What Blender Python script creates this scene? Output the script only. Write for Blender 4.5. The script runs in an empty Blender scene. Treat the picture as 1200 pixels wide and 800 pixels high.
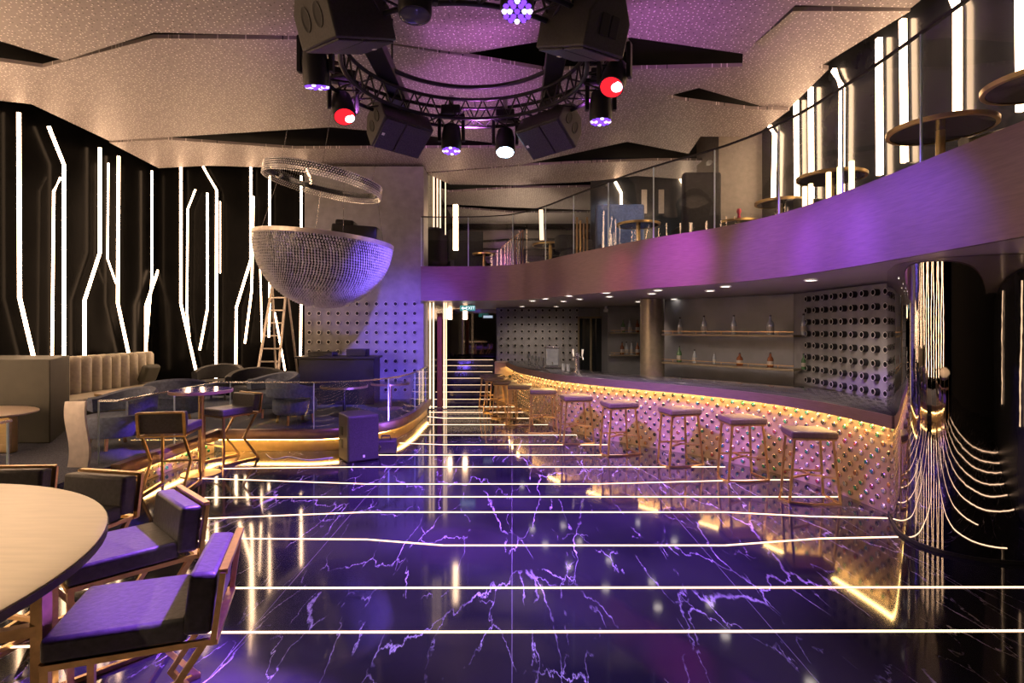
import bpy, bmesh, math, random
from mathutils import Vector, Matrix
random.seed(7)
PI = math.pi
COL = bpy.context.scene.collection
F, H, HZ, CX = 650.0, 1.85, 384.0, 600.0       # focal length in px of a 1200 px frame, eye height, horizon row, centre column

def at_z(px, py, z):
    """the point at height z that the photograph shows at (px, py)"""
    Y = F * (H - z) / (py - HZ)
    return Vector(((px - CX) * Y / F, Y, z))
def at_y(px, py, Y):
    return Vector(((px - CX) * Y / F, Y, H - (py - HZ) * Y / F))
def at_x(px, py, X):
    Y = F * X / (px - CX)
    return Vector((X, Y, H - (py - HZ) * Y / F))

# ------------------------------------------------------------------ materials
def new_mat(name):
    m = bpy.data.materials.new(name); m.use_nodes = True
    nt = m.node_tree; nt.nodes.clear()
    out = nt.nodes.new('ShaderNodeOutputMaterial')
    return m, nt, out
def N(nt, kind, **kw):
    n = nt.nodes.new(kind)
    for k, v in kw.items():
        if k in n.inputs: n.inputs[k].default_value = v
        else: setattr(n, k, v)
    return n
def pbr(name, col, rough=.5, metal=0.0, noise=0.06, scale=12.0, bump=0.0, spec=.5, stretch=None, coat=0.0):
    m, nt, out = new_mat(name)
    b = N(nt, 'ShaderNodeBsdfPrincipled', Roughness=rough, Metallic=metal)
    b.inputs['Specular IOR Level'].default_value = spec
    b.inputs['Coat Weight'].default_value = coat
    tc = N(nt, 'ShaderNodeTexCoord'); mp = N(nt, 'ShaderNodeMapping')
    if stretch: mp.inputs['Scale'].default_value = stretch
    nz = N(nt, 'ShaderNodeTexNoise', Scale=scale, Detail=4.0)
    nt.links.new(tc.outputs['Object'], mp.inputs['Vector']); nt.links.new(mp.outputs[0], nz.inputs['Vector'])
    rp = N(nt, 'ShaderNodeValToRGB')
    lo = [max(0, c * (1 - noise * 2)) for c in col]; hi = [min(1, c * (1 + noise * 2)) for c in col]
    rp.color_ramp.elements[0].position = .3; rp.color_ramp.elements[1].position = .7
    rp.color_ramp.elements[0].color = (*lo, 1); rp.color_ramp.elements[1].color = (*hi, 1)
    nt.links.new(nz.outputs['Fac'], rp.inputs['Fac']); nt.links.new(rp.outputs['Color'], b.inputs['Base Color'])
    if bump:
        bp = N(nt, 'ShaderNodeBump', Strength=bump, Distance=.01)
        nt.links.new(nz.outputs['Fac'], bp.inputs['Height']); nt.links.new(bp.outputs[0], b.inputs['Normal'])
    nt.links.new(b.outputs[0], out.inputs[0])
    return m
def glow(name, col, strength):
    m, nt, out = new_mat(name)
    e = N(nt, 'ShaderNodeEmission', Strength=strength); e.inputs['Color'].default_value = (*col, 1)
    nt.links.new(e.outputs[0], out.inputs[0])
    return m
def glass_mat(name, tint=(.93, .96, .97), ior=1.45, extra=0.0):
    m, nt, out = new_mat(name)
    t = N(nt, 'ShaderNodeBsdfTransparent'); t.inputs['Color'].default_value = (*tint, 1)
    g = N(nt, 'ShaderNodeBsdfGlossy', Roughness=.01)
    lw = N(nt, 'ShaderNodeLayerWeight', Blend=.5); mx = N(nt, 'ShaderNodeMixShader')
    pw = N(nt, 'ShaderNodeMath', operation='POWER'); pw.inputs[1].default_value = 5.0
    ad = N(nt, 'ShaderNodeMath', operation='MULTIPLY_ADD'); ad.inputs[1].default_value = .8; ad.inputs[2].default_value = .035 + extra
    nt.links.new(lw.outputs['Facing'], pw.inputs[0]); nt.links.new(pw.outputs[0], ad.inputs[0]); nt.links.new(ad.outputs[0], mx.inputs[0])
    nt.links.new(t.outputs[0], mx.inputs[1]); nt.links.new(g.outputs[0], mx.inputs[2])
    nt.links.new(mx.outputs[0], out.inputs[0])
    return m
def marble(name):
    m, nt, out = new_mat(name)
    b = N(nt, 'ShaderNodeBsdfPrincipled', Roughness=.07)
    b.inputs['Specular IOR Level'].default_value = .8
    tc = N(nt, 'ShaderNodeTexCoord')
    rot = N(nt, 'ShaderNodeMapping'); rot.inputs['Rotation'].default_value = (0, 0, .6); rot.inputs['Scale'].default_value = (2.1, .5, 1)
    nt.links.new(tc.outputs['Object'], rot.inputs['Vector'])
    warp = N(nt, 'ShaderNodeTexNoise', Scale=1.9, Detail=7.0, Roughness=.62)
    nt.links.new(rot.outputs[0], warp.inputs['Vector'])
    mad = N(nt, 'ShaderNodeVectorMath', operation='MULTIPLY_ADD'); mad.inputs[1].default_value = (.6, .6, 0)
    nt.links.new(warp.outputs['Color'], mad.inputs[0]); nt.links.new(rot.outputs[0], mad.inputs[2])
    acc = None
    for sc, w, gain, ms in ((.7, .0065, 1.0, 1.2), (1.6, .008, .8, 2.0)):
        v = N(nt, 'ShaderNodeTexVoronoi', feature='DISTANCE_TO_EDGE', Scale=sc)
        nt.links.new(mad.outputs[0], v.inputs['Vector'])
        mr = N(nt, 'ShaderNodeMapRange'); mr.inputs['From Min'].default_value = 0; mr.inputs['From Max'].default_value = w
        mr.inputs['To Min'].default_value = 1; mr.inputs['To Max'].default_value = 0
        nt.links.new(v.outputs['Distance'], mr.inputs['Value'])
        mask = N(nt, 'ShaderNodeTexNoise', Scale=ms, Detail=3.0); nt.links.new(tc.outputs['Object'], mask.inputs['Vector'])
        mm = N(nt, 'ShaderNodeMapRange'); mm.inputs['From Min'].default_value = .47; mm.inputs['From Max'].default_value = .64
        mm.inputs['To Max'].default_value = gain
        nt.links.new(mask.outputs['Fac'], mm.inputs['Value'])
        mu = N(nt, 'ShaderNodeMath', operation='MULTIPLY'); nt.links.new(mr.outputs[0], mu.inputs[0]); nt.links.new(mm.outputs[0], mu.inputs[1])
        if acc is None: acc = mu
        else:
            ad = N(nt, 'ShaderNodeMath', operation='MAXIMUM'); nt.links.new(acc.outputs[0], ad.inputs[0]); nt.links.new(mu.outputs[0], ad.inputs[1]); acc = ad
    # large slab joints
    br = N(nt, 'ShaderNodeTexBrick', Scale=1.0); br.offset = 0.0
    br.inputs['Mortar Size'].default_value = .0018; br.inputs['Brick Width'].default_value = 1.6; br.inputs['Row Height'].default_value = 60
    br.inputs['Color1'].default_value = br.inputs['Color2'].default_value = (0, 0, 0, 1); br.inputs['Mortar'].default_value = (.3, .3, .3, 1)
    nt.links.new(tc.outputs['Object'], br.inputs['Vector'])
    mj = N(nt, 'ShaderNodeMath', operation='MAXIMUM'); nt.links.new(acc.outputs[0], mj.inputs[0]); nt.links.new(br.outputs['Color'], mj.inputs[1])
    clouds = N(nt, 'ShaderNodeTexNoise', Scale=.8, Detail=6.0); nt.links.new(tc.outputs['Object'], clouds.inputs['Vector'])
    base = N(nt, 'ShaderNodeValToRGB')
    base.color_ramp.elements[0].position = .35; base.color_ramp.elements[0].color = (.009, .009, .013, 1)
    base.color_ramp.elements[1].position = .75; base.color_ramp.elements[1].color = (.036, .034, .044, 1)
    nt.links.new(clouds.outputs['Fac'], base.inputs['Fac'])
    mix = N(nt, 'ShaderNodeMix', data_type='RGBA'); mix.inputs['B'].default_value = (.75, .72, .78, 1) if 'B' in mix.inputs else None
    for s in mix.inputs:
        if s.identifier == 'B_Color': s.default_value = (.95, .88, .9, 1)
    A = [s for s in mix.inputs if s.identifier == 'A_Color'][0]; Fc = [s for s in mix.inputs if s.identifier == 'Factor_Float'][0]
    R = [s for s in mix.outputs if s.identifier == 'Result_Color'][0]
    nt.links.new(base.outputs['Color'], A); nt.links.new(mj.outputs[0], Fc); nt.links.new(R, b.inputs['Base Color'])
    nt.links.new(b.outputs[0], out.inputs[0])
    return m
def perforated(name, col, dot, scale=14.0, size=.16):
    """pale board drilled with small holes and glints painted as bright specks"""
    m, nt, out = new_mat(name)
    b = N(nt, 'ShaderNodeBsdfPrincipled', Roughness=.5, Metallic=.15)
    tc = N(nt, 'ShaderNodeTexCoord')
    v = N(nt, 'ShaderNodeTexVoronoi', voronoi_dimensions='2D', Scale=scale, Randomness=.8); nt.links.new(tc.outputs['Object'], v.inputs['Vector'])
    lt = N(nt, 'ShaderNodeMath', operation='LESS_THAN'); lt.inputs[1].default_value = size
    nt.links.new(v.outputs['Distance'], lt.inputs[0])
    wn = N(nt, 'ShaderNodeSeparateColor'); nt.links.new(v.outputs['Color'], wn.inputs[0])
    rp = N(nt, 'ShaderNodeValToRGB'); rp.color_ramp.interpolation = 'CONSTANT'
    rp.color_ramp.elements[0].color = (.02, .02, .02, 1); rp.color_ramp.elements[1].position = .22; rp.color_ramp.elements[1].color = (*dot, 1)  # bright dots put the sparkle into the colour
    nt.links.new(wn.outputs[0], rp.inputs['Fac'])
    nz = N(nt, 'ShaderNodeTexNoise', Scale=30.0, Detail=3.0); nt.links.new(tc.outputs['Object'], nz.inputs['Vector'])
    br = N(nt, 'ShaderNodeValToRGB'); br.color_ramp.elements[0].color = (*[c * .8 for c in col], 1); br.color_ramp.elements[1].color = (*[c * 1.2 for c in col], 1)
    nt.links.new(nz.outputs['Fac'], br.inputs['Fac'])
    mix = N(nt, 'ShaderNodeMixRGB'); nt.links.new(lt.outputs[0], mix.inputs['Fac']); nt.links.new(br.outputs[0], mix.inputs['Color1']); nt.links.new(rp.outputs[0], mix.inputs['Color2'])
    nt.links.new(mix.outputs[0], b.inputs['Base Color']); nt.links.new(b.outputs[0], out.inputs[0])
    return m

WARM = (1.0, .62, .36)
M = dict(
    marble=marble('black_marble_white_veins'),
    led=glow('warm_led', WARM, 15.0), led_floor=glow('warm_floor_led', (1.0, .63, .40), 3.6), led_soft=glow('warm_led_soft', (1.0, .62, .28), 5.0),
    led_dim=glow('warm_led_dim', (1.0, .66, .4), 2.2), led_bar=glow('bar_led', (1.0, .60, .20), 38.0), down=glow('downlight', (1.0, .86, .74), 6.0),
    lens_violet=glow('violet_lens', (.22, .06, 1.0), 1.7), lens_lilac=glow('lilac_lens', (.75, .6, 1.0), 2.2), lens_red=glow('red_lens', (1.0, .012, .02), 2.0), lens_white=glow('white_blue_lens', (.55, .8, 1.0), 30.0),
    lens_pale=glow('pale_lens', (.8, .9, 1.0), 4.0), lens_off=pbr('dark_lens', (.05, .05, .09), .1),
    panel=perforated('speckled_ceiling_board', (.30, .265, .26), (1.0, .96, .95), 17.0, .135),
    void=pbr('black_void', (.004, .004, .004), .9), black_wall=pbr('black_glass_wall', (.003, .003, .003), .2, 0, .1, 3, 0, .018),
    grey_wall=pbr('grey_panel_wall', (.26, .26, .275), .55, .2, .08, 5), dark_wall=pbr('dark_blue_wall', (.03, .034, .042), .18, 0, .1, 3),
    taupe_wall=pbr('taupe_wall', (.24, .21, .19), .5), bar_back=pbr('bar_back_wall', (.18, .185, .205), .35, .1, .06, 3),
    soffit=pbr('soffit_paint', (.55, .47, .43), .35, .1, .03, 3), fascia=pbr('brushed_fascia', (.20, .13, .14), .38, .35, .06, 6, 0, .5, (1, 1, 14)),
    mirror=pbr('black_mirror', (.5, .47, .46), .025, 1.0, .02, 3, .12, .5, (1.6, 1.6, .45)), dim_mirror=pbr('dim_mirror', (.28, .26, .25), .03, 1.0, .02), fume=glass_mat('smoked_bead_shell', (.45, .45, .48), 1.5, .12), lining=pbr('pearl_lining', (.14, .145, .16), .18, .8),
    glass=glass_mat('clear_glass'), glass_edge=pbr('glass_edge', (.62, .78, .82), .15, 0, .05), glass_dark=pbr('smoked_glass', (.01, .012, .014), .04),
    leather=pbr('black_leather', (.055, .05, .05), .42, 0, .12, 40, .25), stool_leather=pbr('brown_stool_leather', (.12, .08, .055), .45, 0, .1, 40, .2), leather_pale=pbr('taupe_leather', (.50, .46, .37), .5, 0, .06, 20, .1),
    brass=pbr('brushed_brass', (.62, .40, .19), .28, 1.0, .06, 30), gold=pbr('satin_gold', (.66, .46, .20), .36, .9, .05, 8), copper=pbr('copper_band', (.33, .21, .15), .35, .7, .08, 8),
    table=pbr('beige_table_top', (.62, .50, .38), .42, 0, .03, 5, 0, .5, (1, 8, 1)), dark_edge=pbr('dark_table_edge', (.05, .035, .045), .4), dark_stone=pbr('dark_stone_top', (.045, .043, .05), .10, 0, .2, 6),
    carpet=pbr('blue_grey_carpet', (.085, .095, .135), .95, 0, .3, 60, .4), velvet=pbr('blue_grey_velvet', (.13, .155, .235), .8, 0, .12, 25, .1), velvet_dark=pbr('charcoal_upholstery', (.026, .027, .031), .7, 0, .12, 25, .1),
    olive=pbr('olive_panel', (.05, .049, .034), .6, 0, .06, 6), steel=pbr('steel', (.55, .55, .57), .25, 1.0), alu=pbr('ladder_aluminium', (.42, .37, .32), .4, .8), black=pbr('black_metal', (.018, .018, .022), .42, .3), grille=pbr('speaker_grille', (.055, .05, .06), .55, .3, .3, 160),
    cab=pbr('speaker_cabinet', (.04, .038, .038), .55, 0, .1, 60, .1), white=pbr('white_plastic', (.8, .8, .8), .4), bead=pbr('crystal_bead', (.82, .82, .84), .08, .4, .1, 30), rim=pbr('pale_rim', (.75, .68, .62), .3, .6),
    bar_panel=pbr('champagne_bar_front', (.55, .41, .28), .38, .45, .08, 6), stud_dark=pbr('stud_dark', (.06, .08, .07), .15, .5), stud_ring=pbr('stud_ring', (.62, .55, .48), .25, .9),
    shelf=pbr('bronze_shelf', (.22, .18, .12), .4, .5), pillar=pbr('bronze_pillar', (.26, .225, .17), .3, .5), recess=pbr('port_recess', (.006, .006, .008), .6), port=pbr('port_ring', (.55, .53, .52), .35, .4),
    sign=glow('teal_sign', (.06, .28, .27), .9), sign_white=glow('sign_letters', (.85, .92, 1.0), 1.6), rust=pbr('rust_post', (.20, .05, .02), .4, .3), screen=glow('pale_screen', (.4, .48, .6), 1.0),
    stone_step=pbr('dark_step', (.03, .027, .025), .12, 0, .3, 6), bottle_green=pbr('green_bottle', (.06, .13, .06), .08), bottle_clear=pbr('clear_bottle', (.38, .42, .48), .06, .3), bottle_amber=pbr('amber_bottle', (.16, .05, .02), .08), label=pbr('bottle_label', (.32, .29, .26), .5), pink=pbr('pink_petals', (.6, .05, .12), .6),
)
for k, c in dict(green=(.08, .42, .2), teal=(.06, .32, .36), red=(.5, .09, .10), amber=(.5, .22, .08), pearl=(.5, .52, .45)).items():
    M['stud_' + k] = pbr('stud_' + k, c, .12, .2)

# ------------------------------------------------------------------ mesh builder
class MB:
    def __init__(s): s.v = []; s.f = []; s.m = []
    def add(s, vs, fs, mi=0):
        b = len(s.v); s.v += [Vector(x) for x in vs]; s.f += [[b + i for i in f] for f in fs]; s.m += [mi] * len(fs); return s
    def box(s, c, d, rz=0, mi=0, mtx=None, taper=1.0):
        vs = []
        for z in (-.5, .5):
            t = taper if z > 0 else 1.0
            for x, y in ((-.5, -.5), (.5, -.5), (.5, .5), (-.5, .5)):
                vs.append(Vector((x * d[0] * t, y * d[1] * t, z * d[2])))
        R = mtx if mtx is not None else Matrix.Rotation(rz, 3, 'Z')
        vs = [R @ v + Vector(c) for v in vs]
        return s.add(vs, [(3, 2, 1, 0), (4, 5, 6, 7), (0, 1, 5, 4), (1, 2, 6, 5), (2, 3, 7, 6), (3, 0, 4, 7)], mi)
    def bar(s, p, q, w, h=None, mi=0, up=(0, 0, 1)):
        p, q = Vector(p), Vector(q); d = (q - p); L = d.length
        if L < 1e-6: return s
        d.normalize(); u = Vector(up)
        if abs(d.dot(u)) > .97: u = Vector((0, 1, 0)) if abs(d.y) < .9 else Vector((1, 0, 0))
        x = d.cross(u).normalized(); y = x.cross(d).normalized(); h = h or w
        vs = [c + x * (a * w / 2) + y * (b_ * h / 2) for c in (p, q) for a, b_ in ((-1, -1), (1, -1), (1, 1), (-1, 1))]
        return s.add(vs, [(0, 1, 2, 3), (7, 6, 5, 4), (0, 4, 5, 1), (1, 5, 6, 2), (2, 6, 7, 3), (3, 7, 4, 0)], mi)
    def poly_bar(s, pts, w, h=None, mi=0):
        """square section swept along a polyline, mitred: one connected piece"""
        pts = [Vector(p) for p in pts]; h = h or w; rings = []
        for i, p in enumerate(pts):
            d = (pts[min(i + 1, len(pts) - 1)] - pts[max(i - 1, 0)]).normalized()
            u = Vector((0, 0, 1)) if abs(d.z) < .9 else Vector((0, 1, 0))
            x = d.cross(u).normalized(); y = x.cross(d).normalized()
            rings.append([p + x * (a * w / 2) + y * (b_ * h / 2) for a, b_ in ((-1, -1), (1, -1), (1, 1), (-1, 1))])
        vs = [v for r in rings for v in r]; fs = [(0, 1, 2, 3)]
        for i in range(len(rings) - 1):
            for k in range(4):
                a, b_ = i * 4 + k, i * 4 + (k + 1) % 4
                fs.append((a, a + 4, b_ + 4, b_))
        e = (len(rings) - 1) * 4; fs.append((e + 3, e + 2, e + 1, e))
        return s.add(vs, fs, mi)
    def tube(s, pts, r, n=8, closed=False, mi=0):
        pts = [Vector(p) for p in pts]; L = len(pts); vs = []; fs = []; px = None
        for i, p in enumerate(pts):
            a = pts[(i - 1) % L] if (closed or i) else p; b_ = pts[(i + 1) % L] if (closed or i < L - 1) else p
            d = (b_ - a).normalized()
            if px is None:
                u = Vector((0, 0, 1)) if abs(d.z) < .9 else Vector((1, 0, 0)); px = d.cross(u).normalized()
            px = (px - d * px.dot(d)).normalized(); y = d.cross(px)
            rr = r[i] if isinstance(r, (list, tuple)) else r
            vs += [p + (px * math.cos(2 * PI * k / n) + y * math.sin(2 * PI * k / n)) * rr for k in range(n)]
        for i in range(L if closed else L - 1):
            j = (i + 1) % L
            for k in range(n):
                fs.append((i * n + k, i * n + (k + 1) % n, j * n + (k + 1) % n, j * n + k))
        if not closed: fs += [tuple(range(n - 1, -1, -1)), tuple((L - 1) * n + k for k in range(n))]
        return s.add(vs, fs, mi)
    def lathe(s, prof, c=(0, 0, 0), n=24, mi=0, mtx=None, sx=1.0, sy=1.0, cap=True):
        vs = []; fs = []; c = Vector(c)
        for r, z in prof:
            for k in range(n):
                v = Vector((math.cos(2 * PI * k / n) * r * sx, math.sin(2 * PI * k / n) * r * sy, z))
                vs.append((mtx @ v if mtx is not None else v) + c)
        for i in range(len(prof) - 1):
            for k in range(n):
                fs.append((i * n + k, i * n + (k + 1) % n, (i + 1) * n + (k + 1) % n, (i + 1) * n + k))
        if cap and prof[0][0] > 1e-6: fs.append(tuple(range(n - 1, -1, -1)))
        if cap and prof[-1][0] > 1e-6: fs.append(tuple((len(prof) - 1) * n + k for k in range(n)))
        return s.add(vs, fs, mi)
    def prism(s, poly, z0, z1, mi=0):
        n = len(poly)
        vs = [Vector((p[0], p[1], z0)) for p in poly] + [Vector((p[0], p[1], z1)) for p in poly]
        return s.add(vs, [tuple(range(n - 1, -1, -1)), tuple(range(n, 2 * n))] + [(i, (i + 1) % n, n + (i + 1) % n, n + i) for i in range(n)], mi)
    def slab(s, pts, up, mi=0):
        """solid from a 3-D outline pushed along a vector"""
        n = len(pts); vs = [Vector(p) for p in pts] + [Vector(p) + Vector(up) for p in pts]
        return s.add(vs, [tuple(range(n)), tuple(range(2 * n - 1, n - 1, -1))] + [(i, n + i, n + (i + 1) % n, (i + 1) % n) for i in range(n)], mi)
    def sweep(s, path, prof, mi=0, closed_prof=True):
        """profile [(offset to the right of the path, z)] along a ground path, mitred"""
        nrm = normals(path); P = len(prof); vs = []; fs = []
        for (x, y), (nx, ny) in zip(path, nrm):
            vs += [Vector((x + nx * o, y + ny * o, z)) for o, z in prof]
        for i in range(len(path) - 1):
            for k in range(P if closed_prof else P - 1):
                a, b_ = i * P + k, i * P + (k + 1) % P
                fs.append((a, b_, b_ + P, a + P))
        if closed_prof: fs += [tuple(range(P - 1, -1, -1)), tuple((len(path) - 1) * P + k for k in range(P))]
        return s.add(vs, fs, mi)
    def build(s, name, mats, parent=None, bevel=0, smooth=False, seg=2, origin=None, subsurf=0):
        if not isinstance(mats, (list, tuple)): mats = [mats]
        if parent is None and origin is None:
            xs = [v.x for v in s.v]; ys = [v.y for v in s.v]; zs = [v.z for v in s.v]
            origin = Vector(((min(xs) + max(xs)) / 2, (min(ys) + max(ys)) / 2, min(zs)))
        o_ = Vector(origin) if origin is not None else Vector((0, 0, 0))
        me = bpy.data.meshes.new(name)
        me.from_pydata([tuple(v - o_) for v in s.v], [], s.f)
        for m in mats: me.materials.append(m)
        for p, mi in zip(me.polygons, s.m): p.material_index = mi
        bm = bmesh.new(); bm.from_mesh(me); bmesh.ops.recalc_face_normals(bm, faces=bm.faces); bm.to_mesh(me); bm.free()
        if smooth:
            for p in me.polygons: p.use_smooth = True
        me.update()
        ob = bpy.data.objects.new(name, me); COL.objects.link(ob); ob.location = o_
        if parent is not None: ob.parent = parent
        if bevel:
            bv = ob.modifiers.new('bevel', 'BEVEL'); bv.width = bevel; bv.segments = seg; bv.limit_method = 'ANGLE'; bv.angle_limit = .6
            for p in me.polygons: p.use_smooth = True
            me.set_sharp_from_angle(angle=.7) if hasattr(me, 'set_sharp_from_angle') else None
        if subsurf:
            sd = ob.modifiers.new('sub', 'SUBSURF'); sd.levels = sd.render_levels = subsurf
        if smooth and hasattr(me, 'set_sharp_from_angle'): me.set_sharp_from_angle(angle=.8)
        return ob

def normals(path):
    out = []
    for i in range(len(path)):
        segs = []
        for a, b_ in ((i - 1, i), (i, i + 1)):
            if a >= 0 and b_ < len(path):
                dx, dy = path[b_][0] - path[a][0], path[b_][1] - path[a][1]; L = math.hypot(dx, dy) or 1
                segs.append((dy / L, -dx / L))
        nx = sum(q[0] for q in segs); ny = sum(q[1] for q in segs); L = math.hypot(nx, ny) or 1
        nx, ny = nx / L, ny / L
        k = 1 / max(.5, nx * segs[0][0] + ny * segs[0][1])
        out.append((nx * k, ny * k))
    return out
def catmull(pts, n=8):
    pts = [Vector((*p, 0)) if len(p) == 2 else Vector(p) for p in pts]; out = []
    for i in range(len(pts) - 1):
        p0, p1, p2, p3 = pts[max(i - 1, 0)], pts[i], pts[i + 1], pts[min(i + 2, len(pts) - 1)]
        for k in range(n):
            t = k / n
            out.append(.5 * ((2 * p1) + (p2 - p0) * t + (2 * p0 - 5 * p1 + 4 * p2 - p3) * t * t + (3 * p1 - p0 - 3 * p2 + p3) * t ** 3))
    out.append(pts[-1]); return out
def flat(pts): return [(p.x, p.y) for p in pts]
def walk(path, step):
    """points every `step` along a ground path: (x, y, nx, ny)"""
    out = []; acc = 0.0
    for i in range(len(path) - 1):
        (x0, y0), (x1, y1) = path[i], path[i + 1]; L = math.hypot(x1 - x0, y1 - y0)
        nx, ny = (y1 - y0) / L, -(x1 - x0) / L
        while acc <= L:
            t = acc / L; out.append((x0 + (x1 - x0) * t, y0 + (y1 - y0) * t, nx, ny)); acc += step
        acc -= L
    return out

def tag(o, label=None, cat=None, group=None, kind=None):
    if label: o['label'] = label
    if cat: o['category'] = cat
    if group: o['group'] = group
    if kind: o['kind'] = kind
    return o
def thing(name, label, cat, loc=(0, 0, 0), rz=0, group=None):
    o = bpy.data.objects.new(name, None); COL.objects.link(o); o.location = loc; o.rotation_euler = (0, 0, rz); o.empty_display_size = .1
    return tag(o, label, cat, group)
KIDS = {}
def copy_tree(o, parent=None):
    c = o.copy(); COL.objects.link(c); c.parent = parent
    for ch in [x for x in COL.objects if x.parent == o]: copy_tree(ch, c)
    return c
def dup(o, loc, rz=0, label=None, group=None):
    c = copy_tree(o); c.location = loc; c.rotation_euler = (0, 0, rz)
    if label: c['label'] = label
    if group: c['group'] = group
    return c
def struct(ob): ob['kind'] = 'structure'; return ob
ORD = 'first second third fourth fifth sixth seventh eighth ninth tenth eleventh twelfth thirteenth fourteenth fifteenth sixteenth seventeenth eighteenth nineteenth twentieth'.split()

# ------------------------------------------------------------------ the shell
FLOOR2, SOFFIT, PARAPET, RAILZ = 3.02, 2.43, 3.155, 4.22
b = MB(); b.box((-1.5, 7, -.05), (14, 25, .1)); struct(b.build('floor', M['marble'], origin=(0, 0, 0)))
b = MB(); b.box((-1.6, 7.2, 6.0), (13.4, 25.2, .1)); struct(b.build('ceiling', M['void']))
b = MB(); b.box((-8.2, 4, 3), (.1, 17.4, 6)); struct(b.build('wall_left', M['black_wall']))
b = MB(); b.box((-6.35, 12.62, 3), (3.8, .1, 6)); struct(b.build('wall_back_left', M['black_wall']))
b = MB(); b.box((-1.6, -5.0, 3), (13.4, .1, 6)); struct(b.build('wall_behind', M['void']))
b = MB(); b.box((4.95, 2.95, 4.5), (.1, 15.9, 3)); struct(b.build('wall_upper_right', M['dark_wall']))
b = MB(); b.box((4.47, 11.5, 4.5), (.85, 1.3, 2.96)); struct(b.build('wall_upper_pier', M['taupe_wall']))
b = MB(); b.box((3.35, 13.45, 4.5), (2.9, .1, 2.96)); struct(b.build('wall_upper_lounge', M['dark_wall']))
b = MB(); b.box((1.4, 19.6, 3), (7, .1, 6)); struct(b.build('wall_far', M['dim_mirror']))
b = MB(); b.box((4.78, 7.6, 1.2), (.1, 5.3, 2.4)); struct(b.build('wall_right', M['grey_wall']))
b = MB(); b.box((4.78, .0, 1.2), (.1, 10, 2.4)); struct(b.build('wall_right_near', M['dark_wall']))
b = MB(); b.box((-1.98, 15.9, 3), (.1, 7.3, 6)); struct(b.build('wall_stair', M['black_wall']))
b = MB(); b.box((-1.1, 16.95, 1.22), (1.7, .1, 2.4)); struct(b.build('wall_landing', M['dim_mirror']))
# back wall of the bar, angled behind the shelves
bw = [(4.72, 9.30), (3.05, 11.45), (3.55, 14.5), (2.5, 14.5), (2.5, 15.8)]
b = MB(); b.sweep(bw, [(0, 0), (.08, 0), (.08, 2.42), (0, 2.42)]); struct(b.build('wall_bar', M['bar_back']))
b = MB(); b.box((1.15, 15.87, 1.21), (3.2, .1, 2.42)); struct(b.build('wall_bar_end', M['bar_back']))
# the block that carries the violet dotted panel
b = MB(); b.box((-3.18, 12.27, 2.66), (2.55, .6, 5.32)); struct(b.build('wall_panel_block', M['grey_wall']))

# balcony slab: soffit, floor and curved fascia
fpath = flat(catmull([(-1.93, 11.8), (-.9, 11.8), (-.3, 11.68), (.1, 11.45), (.62, 10.8), (1.03, 9.98), (1.73, 8.66), (2.2, 7.93), (2.75, 7.2), (3.12, 6.3), (3.25, 5.2), (3.27, 3.6), (3.3, 1.0), (3.3, -2)], 7))
slab_poly = [(x, y) for x, y in fpath] + [(4.9, -2), (4.9, 19.55), (-1.93, 19.55)]
b = MB(); b.prism(slab_poly, SOFFIT, FLOOR2); slab = struct(b.build('balcony_slab', M['soffit'], origin=(0, 0, 0)))
b = MB(); b.sweep(fpath, [(0, SOFFIT - .004), (.05, SOFFIT - .004), (.05, PARAPET), (-.06, PARAPET), (-.06, FLOOR2), (0, FLOOR2)])
fo = b.build('fascia', M['fascia'], slab, smooth=True); fo['label'] = 'brushed metal fascia curving round the balcony edge'

# ------------------------------------------------------------------ ceiling boards
def cpanel(pts, label, z=5.45):
    w = []
    for p in pts:
        zz = p[2] if len(p) > 2 else z
        w.append(at_z(p[0], p[1], zz))
    m = MB(); m.slab(w, (0, 0, .05)); o = struct(m.build('ceiling_panel', M['panel'], origin=(0, 0, 0))); o['label'] = label
Zc = 5.35
edgeA = [(-700, -60), (0, 48), (75, 71), (180, 38), (345, 42), (442, 48), (545, 63), (642, 47), (740, 44), (871, 63), (932, 6), (1068, 9), (1130, -40), (1700, -420), (1700, -900), (-700, -900)]
cpanel(edgeA, 'large speckled ceiling board above the truss ring', 5.30)
cpanel([(0, 72), (50, 79), (180, 45), (345, 46), (442, 50), (545, 66), (637, 82), (740, 81), (870, 78), (833, 91), (819, 103), (781, 113), (720, 150), (612, 171), (500, 159), (387, 149), (128, 165), (37, 122), (0, 118), (-160, 60), (-160, 60)], 'long speckled ceiling board behind the truss ring', 5.40)
cpanel([(128, 167), (195, 163.5), (345, 174), (612, 173), (612, 193), (497, 202), (245, 194), (186, 197)], 'speckled ceiling board over the hanging bead bowl', 5.38)
cpanel([(871, 63), (929, 13), (1067, 13), (959, 79), (971, 81), (925, 127), (898, 126), (819, 103), (833, 91), (870, 78)], 'speckled ceiling board next to the upper right light tubes', 5.47)
cpanel([(612, 172), (720, 150), (781, 113), (796, 117), (880, 128), (925, 129), (883, 160), (821, 160), (807, 180), (735, 166), (612, 193)], 'speckled ceiling board by the upper taupe pier', 5.42)
cpanel([(500, 203), (612, 194), (680, 191), (765, 188), (810, 188), (900, 190), (900, 214), (800, 210), (745, 206), (690, 213), (602, 217), (527, 216)], 'plain ceiling board over the upper lounge', 5.40)
cpanel([(500, 219), (527, 225), (602, 220), (700, 219), (760, 222), (760, 238), (690, 246), (600, 243), (537, 240), (500, 240)], 'deep ceiling board beyond the balcony glass', 5.40)
cpanel([(500, 244), (537, 244), (600, 249), (700, 249), (700, 262), (500, 262)], 'furthest ceiling board at the end of the upper floor', 5.40)

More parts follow.
